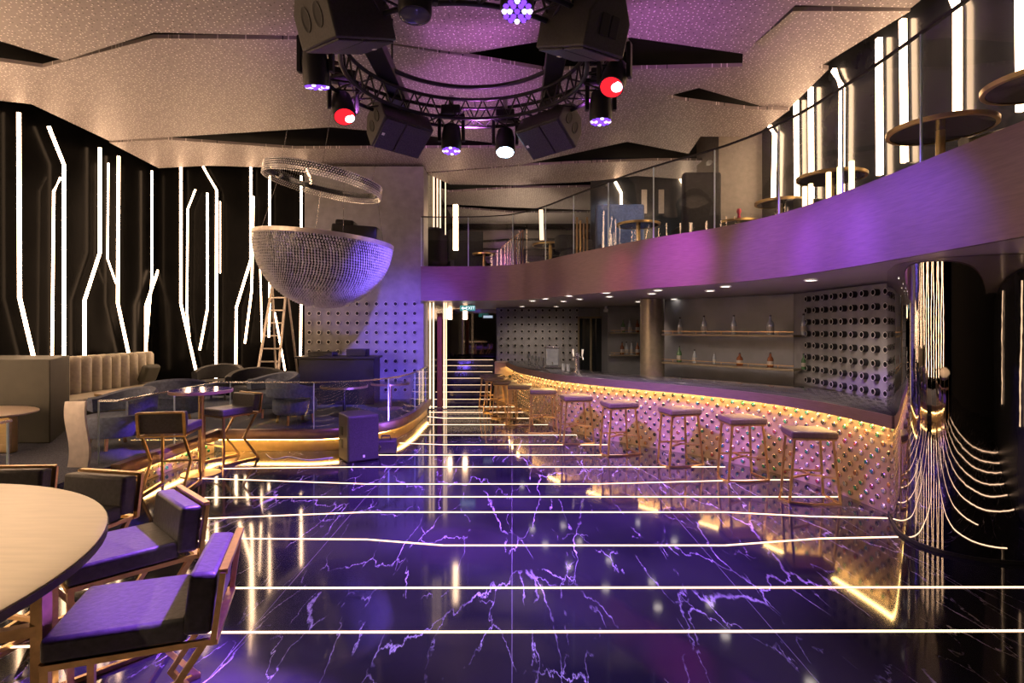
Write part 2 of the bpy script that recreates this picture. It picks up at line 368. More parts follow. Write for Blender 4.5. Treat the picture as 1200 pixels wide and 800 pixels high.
# ------------------------------------------------------------------ glowing lines set in the floor
bar_pts = [(0.03, 13.7), (.2, 12.4), (.42, 11.4), (.85, 10.2), (1.42, 9.35), (2.1, 8.62), (2.75, 7.95), (3.33, 7.1), (3.63, 6.3), (3.73, 5.6), (3.75, 5.22)]
bpath = flat(catmull(bar_pts, 8))
lines = [
    [(-40, 760), (48, 757), (245, 741), (1260, 739)], [(-40, 691), (115, 690), (275, 689), (1260, 688)],
    [(232, 634), (280, 631), (430, 632), (520, 639), (850, 639), (960, 631), (1052, 629)], [(228, 608), (430, 600), (850, 600), (950, 605), (1040, 607)],
    [(240, 583), (430, 582), (985, 582)], [(225, 560), (430, 567), (700, 567), (850, 563), (925, 562)], [(262, 549), (420, 547), (850, 547)],
    [(440, 533), (740, 533)], [(468, 519), (520, 521), (712, 521)], [(489, 509.5), (676, 509.5)], [(499, 497.5), (645, 497.5)],
    [(501, 488), (520, 490), (632, 490)], [(503, 483), (618, 483)], [(503, 476.5), (604, 476.5)]]
names = ['nearest straight light line set across the black marble floor', 'straight floor light line just behind the nearest one', 'floor light line that dips in the middle, meeting the mirrored pillar', 'floor light line bulging towards the bar, behind the dipping one',
         'straight floor light line ending at the nearest bar stool', 'slightly kinked floor light line under the second bar stool', 'floor light line running in front of the floor speaker', 'short floor light line level with the small violet case',
         'floor light line starting at the curve of the lounge platform', 'floor light line ending between the fifth and sixth stools', 'faint floor light line at the rounded platform end', 'floor light line level with the sixth stool', 'last but one floor light line before the stairs', 'floor light line at the foot of the stairs']
for yy in (2.75, 2.1, 1.5, .8, .1, -.7):
    q = [(-40, 384 + F * H / 99), (1260, 384 + F * H / 99)]
    m = MB(); m.sweep([(-3.6, yy), (4.7, yy)], [(-.011, .0005), (.011, .0005), (.011, .004), (-.011, .004)])
    tag(m.build('floor_light_line', M['led_floor']), 'floor light line in front of the nearest visible one, seen only mirrored in the pillar', 'light strip', 'glowing lines seen in the pillar')
for pts, lb in zip(lines, names):
    g = [at_z(x, y, 0) for x, y in pts]
    m = MB(); m.sweep([(p.x, p.y) for p in g], [(-.009, .0005), (.009, .0005), (.009, .004), (-.009, .004)])
    tag(m.build('floor_light_line', M['led_floor']), lb, 'light strip', 'glowing lines across the floor')

# ------------------------------------------------------------------ bent light tubes
def tube_light(pts, label, group, w=.05, mat='led'):
    if group.startswith('bent light tubes on'): w *= .56
    t = thing('wall_light_tube', label, 'light tube', (0, 0, 0), 0, group)
    c = pts[len(pts) // 2]; t.location = (pts[-1].x, pts[-1].y, min(p.z for p in pts))
    L = [p - t.location for p in pts]
    m = MB(); m.poly_bar(L, w, w); m.build('diffuser', M[mat], t)
    back = [p + Vector((0, w * .55 if abs(pts[0].y - 12.45) < .3 else 0, 0)) + Vector((-w * .55 if pts[0].x < -7.7 else (w * .55 if pts[0].x > 4 else 0), 0, 0)) for p in L]
    m = MB(); m.poly_bar(back, w * .9, w * .5); m.build('channel', M['black'], t)
left = [([(22, 132), (23, 349), (41, 425)], .07), ([(57, 148), (75, 193), (75, 440)], .07), ([(71, 208), (63, 224), (61, 425)], .05), ([(117, 173), (117, 296), (99, 352), (99, 440)], .07), ([(127, 191), (126, 303), (136, 332)], .04),
        ([(139, 183), (138, 355), (153, 425)], .07), ([(178, 200), (178, 325), (172, 400)], .05), ([(189, 197), (190, 303), (171, 358), (171, 436)], .07)]  # the thinner ones are wall reflections built as glowing tubes
lnames = ['straight topped light tube kinked outward low down, nearest the olive booth end', 'light tube with bent top, right above the olive booth edge', 'thinner tube with a short bend, modelled reflection of the bent top tube', 'light tube stepping left above the pale sofa back', 'short thin tube with a small kink above the sofa, modelled reflection',
          'straight light tube kinked right above the sofa middle', 'thin tube above the sofa cushion, leaning left at its foot, modelled reflection', 'light tube stepping left behind the sofa cushion']
for (p, w), lb in zip(left, lnames): tube_light([at_x(x, y, -8.03) for x, y in p], lb, 'bent light tubes on the black wall', w)
for k in range(9):
    y = 8.2 - k * 1.05; o_ = .25 * (-1) ** k
    tube_light([Vector((-8.03, y + o_, 5.2)), Vector((-8.03, y + o_, 3.4 - .2 * (k % 3))), Vector((-8.03, y, 2.4)), Vector((-8.03, y, .6))], 'bent light tube nearer than the olive booth, mirrored in the pillar', 'light tubes seen in the pillar', .1)
for y in (3.3, 1.2):
    tube_light([Vector((4.68, y, 2.3)), Vector((4.68, y - .12, 1.2)), Vector((4.68, y - .12, .9))], 'light tube on the right wall nearer than the pillar, mirrored in the pillar', 'light tubes seen in the pillar', .035, 'led_dim')
back = [([(212, 196), (212, 356), (231, 440)], .07), ([(229, 222), (220, 245), (219, 365), (222, 395)], .05), ([(243, 226), (243, 362), (234, 410)], .06), ([(238, 195), (254, 223), (253, 445)], .07), ([(258, 236), (258, 320)], .035),
        ([(294, 196), (294, 304), (277, 360), (276, 455)], .07), ([(297, 230), (295, 340), (287, 402)], .06), ([(304, 290), (306, 350), (307, 405)], .04), ([(316, 206), (316, 355), (315, 395)], .06), ([(322, 366), (334, 434)], .05), ([(353, 206), (353, 340), (352, 432)], .065)]
bnames = ['light tube with its foot kinked right, first past the sofa corner', 'slim light tube bent twice, second past the sofa corner', 'light tube with its foot leaning left, in the middle of the group of four', 'light tube with a bent top reaching the dark armchair', 'short thin light tube close to the bent top one',
          'long light tube stepping left and running down to the glass rail', 'light tube leaning left, behind the long stepped one', 'faint thin light tube left of the ladder', 'straight light tube behind the left rim of the bead bowl', 'short slanted light tube behind the ladder feet', 'straight light tube beside the dotted violet panel']
for (p, w), lb in zip(back, bnames): tube_light([at_y(x, y, 12.45) for x, y in p], lb, 'bent light tubes on the black back wall', w)
right = [[(902, 148), (908, 158), (906, 240)], [(933, 118), (934, 240)], [(950, 103), (951, 240)], [(977, 82), (987, 103), (986, 225)], [(1030, 45), (1031, 205)], [(1058, 23), (1060, 190)], [(1115, -8), (1122, 10), (1122, 160)], [(1195, -60), (1197, 130)]]
rnames = ['short bent light tube upstairs nearest the taupe pier', 'straight light tube upstairs, second from the taupe pier', 'straight light tube upstairs, third from the taupe pier', 'bent top light tube upstairs, fourth from the taupe pier', 'straight light tube upstairs, fifth from the taupe pier', 'straight light tube upstairs, standing left of the large round table', 'bent top light tube upstairs, rising behind the large round table', 'light tube upstairs behind the table at the balcony end']
for p, lb in zip(right, rnames): tube_light([at_x(x, y, 4.84) for x, y in p], lb, 'light tubes on the upper wall', .06)
lounge = [[(721, 213), (728, 226), (728, 262)], [(797, 208), (804, 222), (804, 245)]]
for p, lb in zip(lounge, ['bent light tube above the blue grey upper sofa', 'bent light tube above the high backed upper booth']): tube_light([at_y(x, y, 13.35) for x, y in p], lb, 'bent light tubes in the upper lounge', .05)
far = [(502, 205, 309, .04), (508.5, 205, 266, .03), (512.5, 205, 266, .03), (516, 205, 267, .03), (522, 210, 275, .02), (534, 240, 293, .11)]
fn = ['slim glowing rod at the left end of the upper floor', 'slim rod, outer of three above the dark upper sofa', 'slim rod, middle of three above the dark upper sofa', 'slim rod, inner of three above the dark upper sofa', 'thinnest rod beside the three above the dark sofa', 'thick glowing post behind the dark upper sofa']
for (x, y0, y1, w), lb in zip(far, fn): tube_light([at_y(x, y0, 13.6), at_y(x, y1, 13.6)], lb, 'upright rods at the far upper corner', w, 'led' if w > .1 else 'led_dim')
tube_light([at_y(634, 246, 14), at_y(635, 281, 14)], 'glowing post behind the round table upstairs', 'upright rods at the far upper corner', .1, 'led_dim')
for (x, y0, y1, w), lb in zip([(504, 353, 480, .035), (508, 353, 480, .03), (520.5, 353, 476, .03), (523, 353, 470, .02)],
        ['slim rod left of the rust post by the stairs, outer one', 'slim rod left of the rust post by the stairs, inner one', 'slim rod right of the rust post by the stairs', 'thinnest rod right of the rust post by the stairs']):
    p = at_y(x, y0, 12.6); tube_light([Vector((p.x, p.y, 2.42)), Vector((p.x, p.y, .02))], lb, 'slim rods by the stairs', w, 'led_dim')
for x, lb in ((527, 'bright upright tube on the dark landing wall, beside the rods'), (545, 'bright upright tube on the dark landing wall, below the sign')):
    tube_light([at_y(x, 352, 16.85), at_y(x, 374, 16.85)], lb, 'upright tubes on the landing wall', .12)
for x, z0, lb in ((943, .3, 'short glowing post on the balcony edge, furthest one'), (950, .3, 'short glowing post on the balcony edge, second from the far end'), (971, .33, 'short glowing post on the balcony edge under the long table'), (984, .33, 'short glowing post on the balcony edge, middle of the three close ones'), (998, .33, 'short glowing post on the balcony edge, nearest of the three close ones')):
    Y = 650 * 3.33 / (x - 600); m = MB(); m.box((3.33, Y, PARAPET + z0 / 2 + .002), (.04, .04, z0), 0); tag(m.build('light_post', M['led_soft'], bevel=.006), lb, 'light post', 'short glowing posts on the balcony edge')

# ------------------------------------------------------------------ bar counter
bar = thing('bar_counter', 'long curved bar with dark stone top and colourful studded glowing front', 'bar counter', (0, 0, 0))
BT = 1.035
m = MB(); m.sweep(bpath, [(-.45, 0), (0, 0), (0, .93), (-.45, .93)]); m.build('front_panel', M['bar_panel'], bar, smooth=True)
m = MB(); m.sweep(bpath, [(-.75, .93), (.16, .93), (.16, BT - .03), (.10, BT), (-.75, BT)]); o = m.build('worktop', M['dark_stone'], bar, smooth=True); o['label'] = 'dark polished stone bar top'
m = MB(); m.sweep(bpath, [(.165, .90), (.18, .90), (.18, BT - .015), (.165, BT - .015)]); o = m.build('edge_band', M['fascia'], bar, smooth=True); o['label'] = 'brown metal band round the bar edge'
m = MB(); m.sweep(bpath, [(.10, .910), (.13, .910), (.13, .929), (.10, .929)]); m.build('light_strip', M['led_bar'], bar)
m = MB(); m.box((-.19, 13.92, .5), (.48, .46, 1.0)); m.build('end_panel', M['bar_panel'], bar)
studs = []
cols = ['green', 'teal', 'red', 'amber', 'pearl', 'dark', 'dark', 'pearl']
rows = 11
for i, (x, y, nx, ny) in enumerate(walk(bpath, .078)):
    for r in range(rows):
        if (i + r) % 2: continue
        z = .06 + r * .078
        k = random.random()
        c = random.choice(cols if y < 8.2 else ['amber', 'pearl', 'dark', 'dark', 'dark', 'pearl'])
        studs.append((y * y + x * x, x, y, nx, ny, z, c))
studs.sort()
def stud_into(m, x, y, nx, ny, z, mi, n=10):
    R = Matrix(((-ny, 0, nx), (nx, 0, ny), (0, 1, 0)))
    m.lathe([(.031, 0), (.031, .016), (.024, .022), (.021, .012)], (x, y, z), n, 0, R, cap=False)
    m.lathe([(.0215, .011), (.014, .020), (0.0, .022)], (x, y, z), n, mi, R, cap=False)
for s_ in [q for q in studs if q[2] > 4.9][:100]:
    m = MB(); stud_into(m, *s_[1:6], 1); m.build('stud', [M['stud_ring'], M['stud_' + s_[6]]], bar, smooth=True)
m = MB(); idx = {c: i + 1 for i, c in enumerate(['green', 'teal', 'red', 'amber', 'pearl', 'dark'])}
for s_ in [q for q in studs if q[2] > 4.9][100:]: stud_into(m, *s_[1:6], idx[s_[6]], 7)
o = m.build('stud_rows', [M['stud_ring']] + [M['stud_' + c] for c in idx], bar, smooth=True); o['kind'] = 'stuff'
for k in range(4):
    m = MB(); R = Matrix(((1, 0, 0), (0, 0, -1), (0, 1, 0))); m.lathe([(.04, 0), (.04, .03), (.028, .03)], (-.05 - (k % 2) * .16, 13.69, .35 + .2 * (k // 2) + .1), 14, 0, R); m.build('port_ring', M['stud_dark'], bar)

# mirrored pillar
mp = flat(catmull([(3.80, 5.62), (3.66, 5.36), (3.51, 5.06), (3.45, 4.84), (3.47, 4.66), (3.57, 4.50), (3.76, 4.38), (4.02, 4.33), (4.32, 4.36), (4.6, 4.52), (4.72, 4.85)], 12)) + [(4.72, 5.7), (3.9, 5.75)]
m = MB(); m.prism(mp, .02, SOFFIT - .005); pl = tag(m.build('mirrored_pillar', M['mirror'], smooth=True), 'wide rounded pillar clad in black mirror at the bar end', 'pillar')
m = MB(); m.prism([(4.1 + (x - 4.1) * 1.012, 5.0 + (y - 5.0) * 1.012) for x, y in mp], .001, .03)
o = m.build('plinth', M['black'], origin=pl.location); o.location = (0, 0, 0); o.parent = pl; o.matrix_parent_inverse = Matrix.Identity(4)

# ------------------------------------------------------------------ dotted wall panels
def port_into(m, c, R, r, d, n=14):
    m.lathe([(r, 0), (r, d)], c, n, 1, R, cap=False)
    m.lathe([(r, d), (r * .98, d + .003), (r * .76, d + .003)], c, n, 0, R, cap=False)
    m.lathe([(r * .76, d + .003), (r * .70, d * .3), (0, d * .3)], c, n, 1, R, cap=False)
RY = Matrix(((1, 0, 0), (0, 0, -1), (0, 1, 0)))      # local +z looks to -Y
RXm = Matrix(((0, 0, -1), (1, 0, 0), (0, 1, 0)))     # local +z looks to -X
pt = thing('dotted_wall_panel', 'violet lit grey wall panel dotted with round ports behind the lounge', 'wall panel', (-3.18, 11.96, .32))
m = MB(); m.box((0, 0, 2.5), (2.56, .06, 5.0)); m.build('board', M['grey_wall'], pt)
cnt = 0; rest = MB()
for r in range(11):
    for c in range(12):
        p = at_y(363 + c * 11.2, 356 + r * 11.15, 11.93); 
        if p.z < .42: continue
        l = (p.x + 3.18, -.03, p.z - .32)
        if cnt < 100: m = MB(); port_into(m, l, RY, .048, .03); m.build('port', [M['port'], M['recess']], pt, smooth=True)
        else: port_into(rest, l, RY, .048, .03)
        cnt += 1
if cnt > 100: rest.build('port_rows', [M['port'], M['recess']], pt, smooth=True)['kind'] = 'stuff'
pt = thing('dotted_wall_panel', 'grey wall panel dotted with dark ports beyond the far end of the bar', 'wall panel', (.73, 15.78, 0))
m = MB(); m.box((0, 0, 1.21), (2.3, .05, 2.4)); m.build('board', M['grey_wall'], pt)
for r in range(8):
    for c in range(12):
        p = at_y(587.5 + c * 8.05, 363.5 + r * 8.25, 15.75); m = MB(); port_into(m, (p.x - .73, -.025, p.z), RY, .05, .03, 10); m.build('port', [M['port'], M['recess']], pt)
pt = thing('dotted_wall_panel', 'grey side wall panel with protruding round cups right of the bar shelves', 'wall panel', (4.70, 7.75, .95))
m = MB(); m.box((0, 0, .73), (.05, 2.9, 1.46)); m.build('board', M['grey_wall'], pt)
for r in range(8):
    for c in range(9):
        m = MB(); port_into(m, (-.025, -.9 + c * .232, .085 + r * .181), RXm, .044, .065, 16); m.build('cup', [M['port'], M['recess']], pt, smooth=True)

# ------------------------------------------------------------------ bar stools
def bar_stool():
    t = thing('bar_stool', '', 'bar stool')
    S = .76
    m = MB(); m.slab([(-.235, -.20, S - .075), (.235, -.20, S - .075), (.215, .20, S - .075), (-.215, .20, S - .075)], (0, 0, .075)); m.build('seat', M['stool_leather'], t, bevel=.02, seg=3)
    m = MB(); m.slab([(-.22, -.185, S - .092), (.22, -.185, S - .092), (.2, .185, S - .092), (-.2, .185, S - .092)], (0, 0, .018)); m.build('seat_plate', M['brass'], t)
    foot = [(-.25, -.19), (.25, -.19), (.22, .17), (-.22, .17)]; top = [(-.19, -.16), (.19, -.16), (.18, .15), (-.18, .15)]
    for (fx, fy), (tx, ty) in zip(foot, top):
        m = MB(); m.bar((fx, fy, .012), (tx, ty, S - .085), .022); m.build('leg', M['brass'], t)
    m = MB(); m.poly_bar([(-.22, .17, .012), (-.31, -.06, .012), (-.25, -.19, .012), (-.05, -.235, .012), (.25, -.19, .012), (.22, .17, .012)], .022, .022); m.build('base_rail', M['brass'], t)
    m = MB(); m.bar((-.235, -.178, .27), (.03, .0, .27), .02); m.bar((.235, -.178, .27), (-.0, .0, .27), .02); m.bar((0, 0, .27), (.0, .16, .27), .02); m.bar((-.205, .16, .27), (.205, .16, .27), .02)
    m.build('foot_rest', M['brass'], t)
    return t
stool = bar_stool()
spots = [(3.20, 6.0, -62), (2.83, 6.85, -50), (2.28, 7.58, -40), (1.58, 8.22, -40), (1.03, 9.0, -45), (.54, 9.9, -52), (.16, 10.7, -58), (-.13, 11.45, -64), (-.33, 12.2, -70), (-.46, 12.95, -76)]
snames = ['bar stool nearest the mirrored pillar, dark seat on a brass frame', 'second bar stool from the mirrored pillar', 'third bar stool from the mirrored pillar', 'fourth bar stool from the mirrored pillar', 'fifth bar stool from the mirrored pillar', 'sixth bar stool from the mirrored pillar, fifth from the stairs', 'seventh bar stool from the mirrored pillar, fourth from the stairs', 'third bar stool from the stairs at the far bar end', 'second bar stool from the stairs at the far bar end', 'bar stool nearest the stairs at the far bar end']
for i, (x, y, a) in enumerate(spots):
    a = math.radians(a + 62 - 8)
    o = stool if i == 0 else copy_tree(stool)
    o.location = (x, y, 0); o.rotation_euler = (0, 0, a); tag(o, snames[i], None, 'brass framed stools along the bar')

# ------------------------------------------------------------------ padded high chairs
def high_chair():
    """faces -x: the low padded back stands on the +x side"""
    t = thing('high_chair', '', 'chair'); S = .75
    m = MB(); m.box((-.02, 0, S - .045), (.46, .45, .09)); m.build('seat', M['leather'], t, bevel=.018, seg=3)
    m = MB(); m.box((.255, 0, .80), (.10, .47, .235), mtx=Matrix.Rotation(.10, 3, 'Y')); m.build('backrest', M['leather'], t, bevel=.02, seg=3)
    m = MB(); m.poly_bar([(-.245, -.22, S - .1), (.285, -.22, S - .1)], .016, .022); m.poly_bar([(-.245, .22, S - .1), (.285, .22, S - .1)], .016, .022); m.bar((-.245, -.22, S - .1), (-.245, .22, S - .1), .016, .022); m.bar((.1, -.22, S - .1), (.1, .22, S - .1), .016, .022)
    m.build('seat_frame', M['brass'], t)
    m = MB(); q = [(.300, -.235, S - .1), (.335, -.235, .915), (.335, .235, .915), (.300, .235, S - .1)]
    m.bar(q[0], q[1], .02, .03); m.bar(q[2], q[3], .02, .03); m.bar(q[1], q[2], .03, .02); m.bar(q[0], q[3], .03, .02); m.build('back_frame', M['brass'], t)
    for sy in (-1, 1):
        m = MB(); m.bar((-.235, sy * .21, S - .1), (-.235, sy * .21, .012), .026); m.build('leg', M['brass'], t)
        m = MB(); m.poly_bar([(.27, sy * .21, S - .1), (.06, sy * .21, .33), (.30, sy * .21, .012)], .026, .026); m.build('leg', M['brass'], t)
    for sy in (-1, 1):
        m = MB(); m.bar((-.245, sy * .21, .013), (.31, sy * .21, .013), .024); m.build('base_rail', M['brass'], t)
    m = MB(); m.bar((-.235, -.21, .26), (-.235, .21, .26), .022); m.build('foot_rest', M['brass'], t)
    return t
ch = high_chair()
hc = [(-1.50, 2.24, 19, 'padded chair closest to us at the big round table, violet lit seat', 'chairs around the big table'), (-2.02, 2.86, 47, 'second padded chair along the big table, angled towards its rim', 'chairs around the big table'),
      (-2.68, 3.28, 78, 'padded chair behind the big table, backing onto the platform step', 'chairs around the big table'), (-3.30, 3.40, 93, 'padded chair mostly hidden beyond the big round table top', 'chairs around the big table'),
      (-3.92, 6.42, -80, 'padded chair in front of the slim high table, its framed back towards us', 'chairs at the slim high table'), (-3.93, 7.72, 62, 'padded chair beyond the slim high table, facing us by the glass corner', 'chairs at the slim high table')]
for i, (x, y, a, lb, g) in enumerate(hc):
    o = ch if i == 0 else copy_tree(ch); o.location = (x, y, 0); o.rotation_euler = (0, 0, math.radians(a)); tag(o, lb, None, g)

# big round table
t = thing('round_table', 'big round beige topped table on a brass frame, cut by the picture edge', 'table', (-2.74, 1.58, 0))
m = MB(); m.lathe([(1.245, 1.022), (1.28, 1.03), (1.283, 1.046), (1.275, 1.05)], (0, 0, 0), 96); o = m.build('table_top', M['table'], t, smooth=True)
m = MB(); m.lathe([(1.20, 1.0), (1.286, 1.012), (1.287, 1.04), (1.284, 1.04), (1.28, 1.024)], (0, 0, 0), 96); o = m.build('table_edge', M['dark_edge'], t, smooth=True); o['label'] = 'dark rim of the table top'
for lx, ly in ((1.0, .47), (-.4, .95), (.45, -.9), (-.95, -.45)):
    m = MB(); m.bar((lx, ly, 1.0), (lx, ly, .012), .045); m.build('leg', M['brass'], t)
for a, b_ in (((1.0, .47), (-.95, -.45)), ((-.4, .95), (.45, -.9))):
    m = MB(); m.bar((*a, .76 - .02 * (a[0] > 0)), (*b_, .76 - .02 * (a[0] > 0)), .04); m.build('cross_bar', M['brass'], t)
    m = MB(); m.bar((*a, .03), (*b_, .03), .035); m.build('base_bar', M['brass'], t)
# slim high table
def pedestal_table(name, label, loc, h, r, top='dark_stone', edge='copper', pole='brass', group=None, rp=.028, rb=.23):
    t = thing(name, label, 'table', loc, 0, group)
    m = MB(); m.lathe([(r - .01, h - .035), (r - .004, h), (0, h)], (0, 0, 0), 40); m.build('table_top', M[top], t, smooth=True)
    m = MB(); m.lathe([(r - .03, h - .042), (r + .004, h - .04), (r + .006, h - .002), (r - .002, h - .001)], (0, 0, 0), 40, cap=False); m.build('table_edge', M[edge], t, smooth=True)
    m = MB(); m.lathe([(rp, .02), (rp, h - .036)], (0, 0, 0), 16); m.build('pole', M[pole], t, smooth=True)
    m = MB(); m.lathe([(rb, .0), (rb, .012), (rp * 1.2, .024), (0, .024)], (0, 0, 0), 32); m.build('base', M[pole], t, smooth=True)
    return t
pedestal_table('high_table', 'slim high table with copper rim between two padded chairs', (-3.94, 7.03, 0), 1.07, .36, rp=.035)

# ------------------------------------------------------------------ lounge platform, rail and furniture
PZ = .32
curve = flat(catmull([(-4.35, 8.24), (-3.6, 8.24), (-2.85, 8.26), (-2.25, 8.58), (-1.88, 9.2), (-1.75, 10.1), (-1.74, 11.0), (-1.74, 11.85)], 7))
main = [(-4.35, 6.15), (-4.35, 7.2)] + curve
near = [(-4.35, 1.0), (-4.35, 4.87)]
inner = [(x - nx * .1, y - ny * .1) for (x, y), (nx, ny) in zip(main, normals(main))]
poly = [(-8.15, 1.0), (-4.45, 1.0), (-4.45, 6.15)] + inner[1:] + [(-1.85, 11.9), (-4.45, 11.9), (-4.45, 12.55), (-8.15, 12.55)]
m = MB(); m.prism(poly, .001, PZ); plat = struct(m.build('platform_floor', M['carpet'], origin=(0, 0, 0)))
band = [(-.1, .19), (0, .19), (.015, .21), (.015, PZ - .01), (0, PZ + .015), (-.1, PZ + .015)]
for i, pth in enumerate((main, near)):
    m = MB(); m.sweep(pth, band); o = m.build('edge_band', M['copper'], plat, smooth=True); o['label'] = 'copper band round the platform edge'
    for q_, mt in ((pth, M['bar_panel']),) if i else ((pth[:3], M['bar_panel']), (pth[2:], M['gold'])):
        m = MB(); m.sweep(q_, [(-.095, .002), (-.075, .002), (-.075, .19), (-.095, .19)]); o = m.build('riser', mt, plat, smooth=True); o['label'] = 'golden lit riser under the platform edge'
    m = MB(); m.sweep(pth, [(-.07, .176), (-.045, .176), (-.045, .188), (-.07, .188)]); m.build('light_strip', M['led_bar'], plat)
for i in range(16):
    for r in range(2):
        y = 6.25 + i * .122 + r * .06; m = MB(); R = Matrix(((0, 0, 1), (1, 0, 0), (0, 1, 0)))
        m.lathe([(.022, 0), (.022, .014), (.014, .014), (.012, .006), (0, .006)], (-4.425, y, .06 + r * .07), 10, 0, R); m.build('stud', M['stud_' + ('ring', 'pearl', 'ring', 'green')[(i + r) % 4]], plat)
m = MB(); m.box((-4.21, 5.5, .08), (.28, 1.2, .158)); struct(m.build('floor_step', M['carpet']))

def glass_rail(path, name, label, z0, z1, step, off=-.05, rail_mat='steel', group=None):
    t = thing(name, label, 'glass railing', (0, 0, 0), 0, group)
    pth = [(x + nx * off, y + ny * off) for (x, y), (nx, ny) in zip(path, normals(path))]
    m = MB(); m.sweep(pth, [(-.006, z0), (.006, z0), (.006, z1 - .02), (-.006, z1 - .02)]); m.build('glass', M['glass'], t, smooth=True)
    m = MB(); m.sweep(pth, [(-.014, z1 - .02), (.014, z1 - .02), (.014, z1), (-.014, z1)]); m.build('top_rail', M[rail_mat], t)
    for x, y, nx, ny in walk(pth, step):
        m = MB(); m.box((x, y, (z0 + z1) / 2 - .01), (.014, .014, z1 - z0 - .022), math.atan2(ny, nx)); m.build('pane_joint', M['glass_edge'], t)
    return t
glass_rail([(-4.62, 6.15)] + main, 'glass_railing', 'glass railing with pale top rail round the lounge platform', PZ + .016, 1.045, 1.25)
glass_rail(near, 'glass_railing', 'end of the nearer glass railing beside the platform step', PZ + .016, 1.045, 1.28)
# gold wave post
m = MB(); prof = []
for k in range(15):
    z = .0 + k / 14 * .72; prof.append((-.03 + .028 * math.sin(k / 14 * 1.7 * PI + .3), z))
L = [(-.115 + a, 0, z) for a, z in prof] + [(.105 + a * .9, 0, z) for a, z in reversed(prof)]
m.slab(L, (0, .03, 0)); o = m.build('wave_post', M['rim'], origin=(0, 0, 0)); o.location = (-4.74, 6.08, PZ + .001); tag(o, 'gold S shaped post at the end of the platform railing', 'post')

def tub_chair(label, loc, rz, mat='velvet', leg='brass', s=1.0, group=None, name='armchair'):
    t = thing(name, label, 'armchair', loc, rz, group)
    m = MB(); m.lathe([(.34 * s, .16), (.37 * s, .2), (.37 * s, .36), (.33 * s, .42), (0, .425)], (0, 0, 0), 28, sy=.95); m.build('seat', M[mat], t, smooth=True)
    vs = []; m = MB(); n = 18
    for k in range(n + 1):
        a = -.25 + (PI + .5) * k / n
        hgt = .62 + .12 * math.sin(max(0, min(PI, a)))
        for r_, z in ((.36, .43), (.45, .45), (.46, hgt - .03), (.43, hgt), (.37, hgt - .02)):
            vs.append((math.cos(a) * r_ * s, math.sin(a) * r_ * s, z))
    fs = []
    for k in range(n):
        for j in range(5): fs.append((k * 5 + j, k * 5 + (j + 1) % 5, (k + 1) * 5 + (j + 1) % 5, (k + 1) * 5 + j))
    fs += [(4, 3, 2, 1, 0), tuple(n * 5 + j for j in range(5))]
    m.add(vs, fs); m.build('backrest', M[mat], t, smooth=True)
    for a in (.8, 2.3, 4.0, 5.4):
        m = MB(); m.bar((math.cos(a) * .27 * s, math.sin(a) * .27 * s, .17), (math.cos(a) * .3 * s, math.sin(a) * .3 * s, 0), .03); m.build('leg', M[leg], t)
    return t
tub_chair('blue grey tub armchair behind the gold S shaped post', (-5.1, 7.15, PZ), math.radians(-25), s=1.0)
tub_chair('dark low armchair by the black wall tubes', (-6.3, 11.9, PZ), .2, 'velvet_dark', 'black', 1.1)
tub_chair('blue armchair seen through the glass behind the slim high table', (-5.45, 9.0, PZ), -2.6, 'velvet')
tub_chair('blue velvet armchair behind the straight glass rail, beside the ladder', (-4.25, 9.7, PZ), -.6, 'velvet', s=1.1)
tub_chair('charcoal armchair in front of the ladder', (-4.95, 10.75, PZ), .4, 'velvet_dark', 'black', 1.2)
tub_chair('blue armchair with a low back behind the floor speaker', (-3.5, 8.95, PZ), 2.4, 'velvet', s=.95)
pedestal_table('lounge_table', 'round dark lounge table behind the floor speaker', (-2.95, 9.75, PZ), .52, .40, 'dark_stone', 'copper', 'black')
pedestal_table('lounge_table', 'round lounge table at the rounded end of the platform', (-2.3, 10.5, PZ), .50, .36, 'dark_stone', 'copper', 'copper')
pedestal_table('lounge_table', 'small pale topped table in front of the long sofa', (-6.45, 9.2, PZ), .47, .38, 'table', 'gold', 'gold', rp=.2, rb=.24)
t = thing('lounge_table', 'oval table with gold pedestal beside the olive booth end', 'table', (-6.55, 6.7, PZ))
m = MB(); m.lathe([(.50, .47), (.56, .49), (.56, .505), (.54, .515), (0, .515)], (0, 0, 0), 48, sx=1.25); m.build('table_top', M['table'], t, smooth=True)
m = MB(); m.box((.35, .1, .235), (.2, .12, .47)); m.build('leg', M['gold'], t, bevel=.02); m = MB(); m.box((-.35, .1, .235), (.2, .12, .47)); m.build('leg', M['gold'], t, bevel=.02)
m = MB(); m.prism([(-6.12, 7.35), (-6.78, 8.5), (-7.85, 8.5), (-7.85, 7.35)], PZ + .001, 1.43); tag(m.build('booth_end', M['olive'], bevel=.015), 'tall olive upholstered booth end with square corners', 'booth')
# long channel-back sofa
t = thing('sofa', 'long pale sofa with upright channelled back against the black wall', 'sofa', (-7.35, 10.15, PZ))
m = MB(); m.box((.12, 0, .31), (.62, 3.1, .16)); m.build('seat', M['leather_pale'], t, bevel=.04, seg=3)
m = MB(); m.box((.1, 0, .13), (.55, 3.0, .2)); m.build('base', M['velvet_dark'], t)
m = MB()
for k in range(13):
    y = -1.48 + k * .246
    m.lathe([(.11, 0), (.125, .03), (.125, .62), (.09, .67), (0, .68)], (-.3, y, .36), 14, sx=1.0, sy=.97)
m.build('back_channels', M['leather_pale'], t, smooth=True)
m = MB(); m.box((-.46, 0, .52), (.12, 3.15, .98)); m.build('backrest', M['velvet_dark'], t)
m = MB(); m.box((0, 0, 0), (.14, .46, .36), mtx=Matrix.Rotation(.35, 3, 'Y')); o = m.build('throw_cushion', M['olive'], bevel=.06, seg=4, origin=(0, 0, 0)); o.location = (-7.36, 11.25, PZ + .61); tag(o, 'dark throw cushion leaning on the far end of the pale sofa', 'cushion')
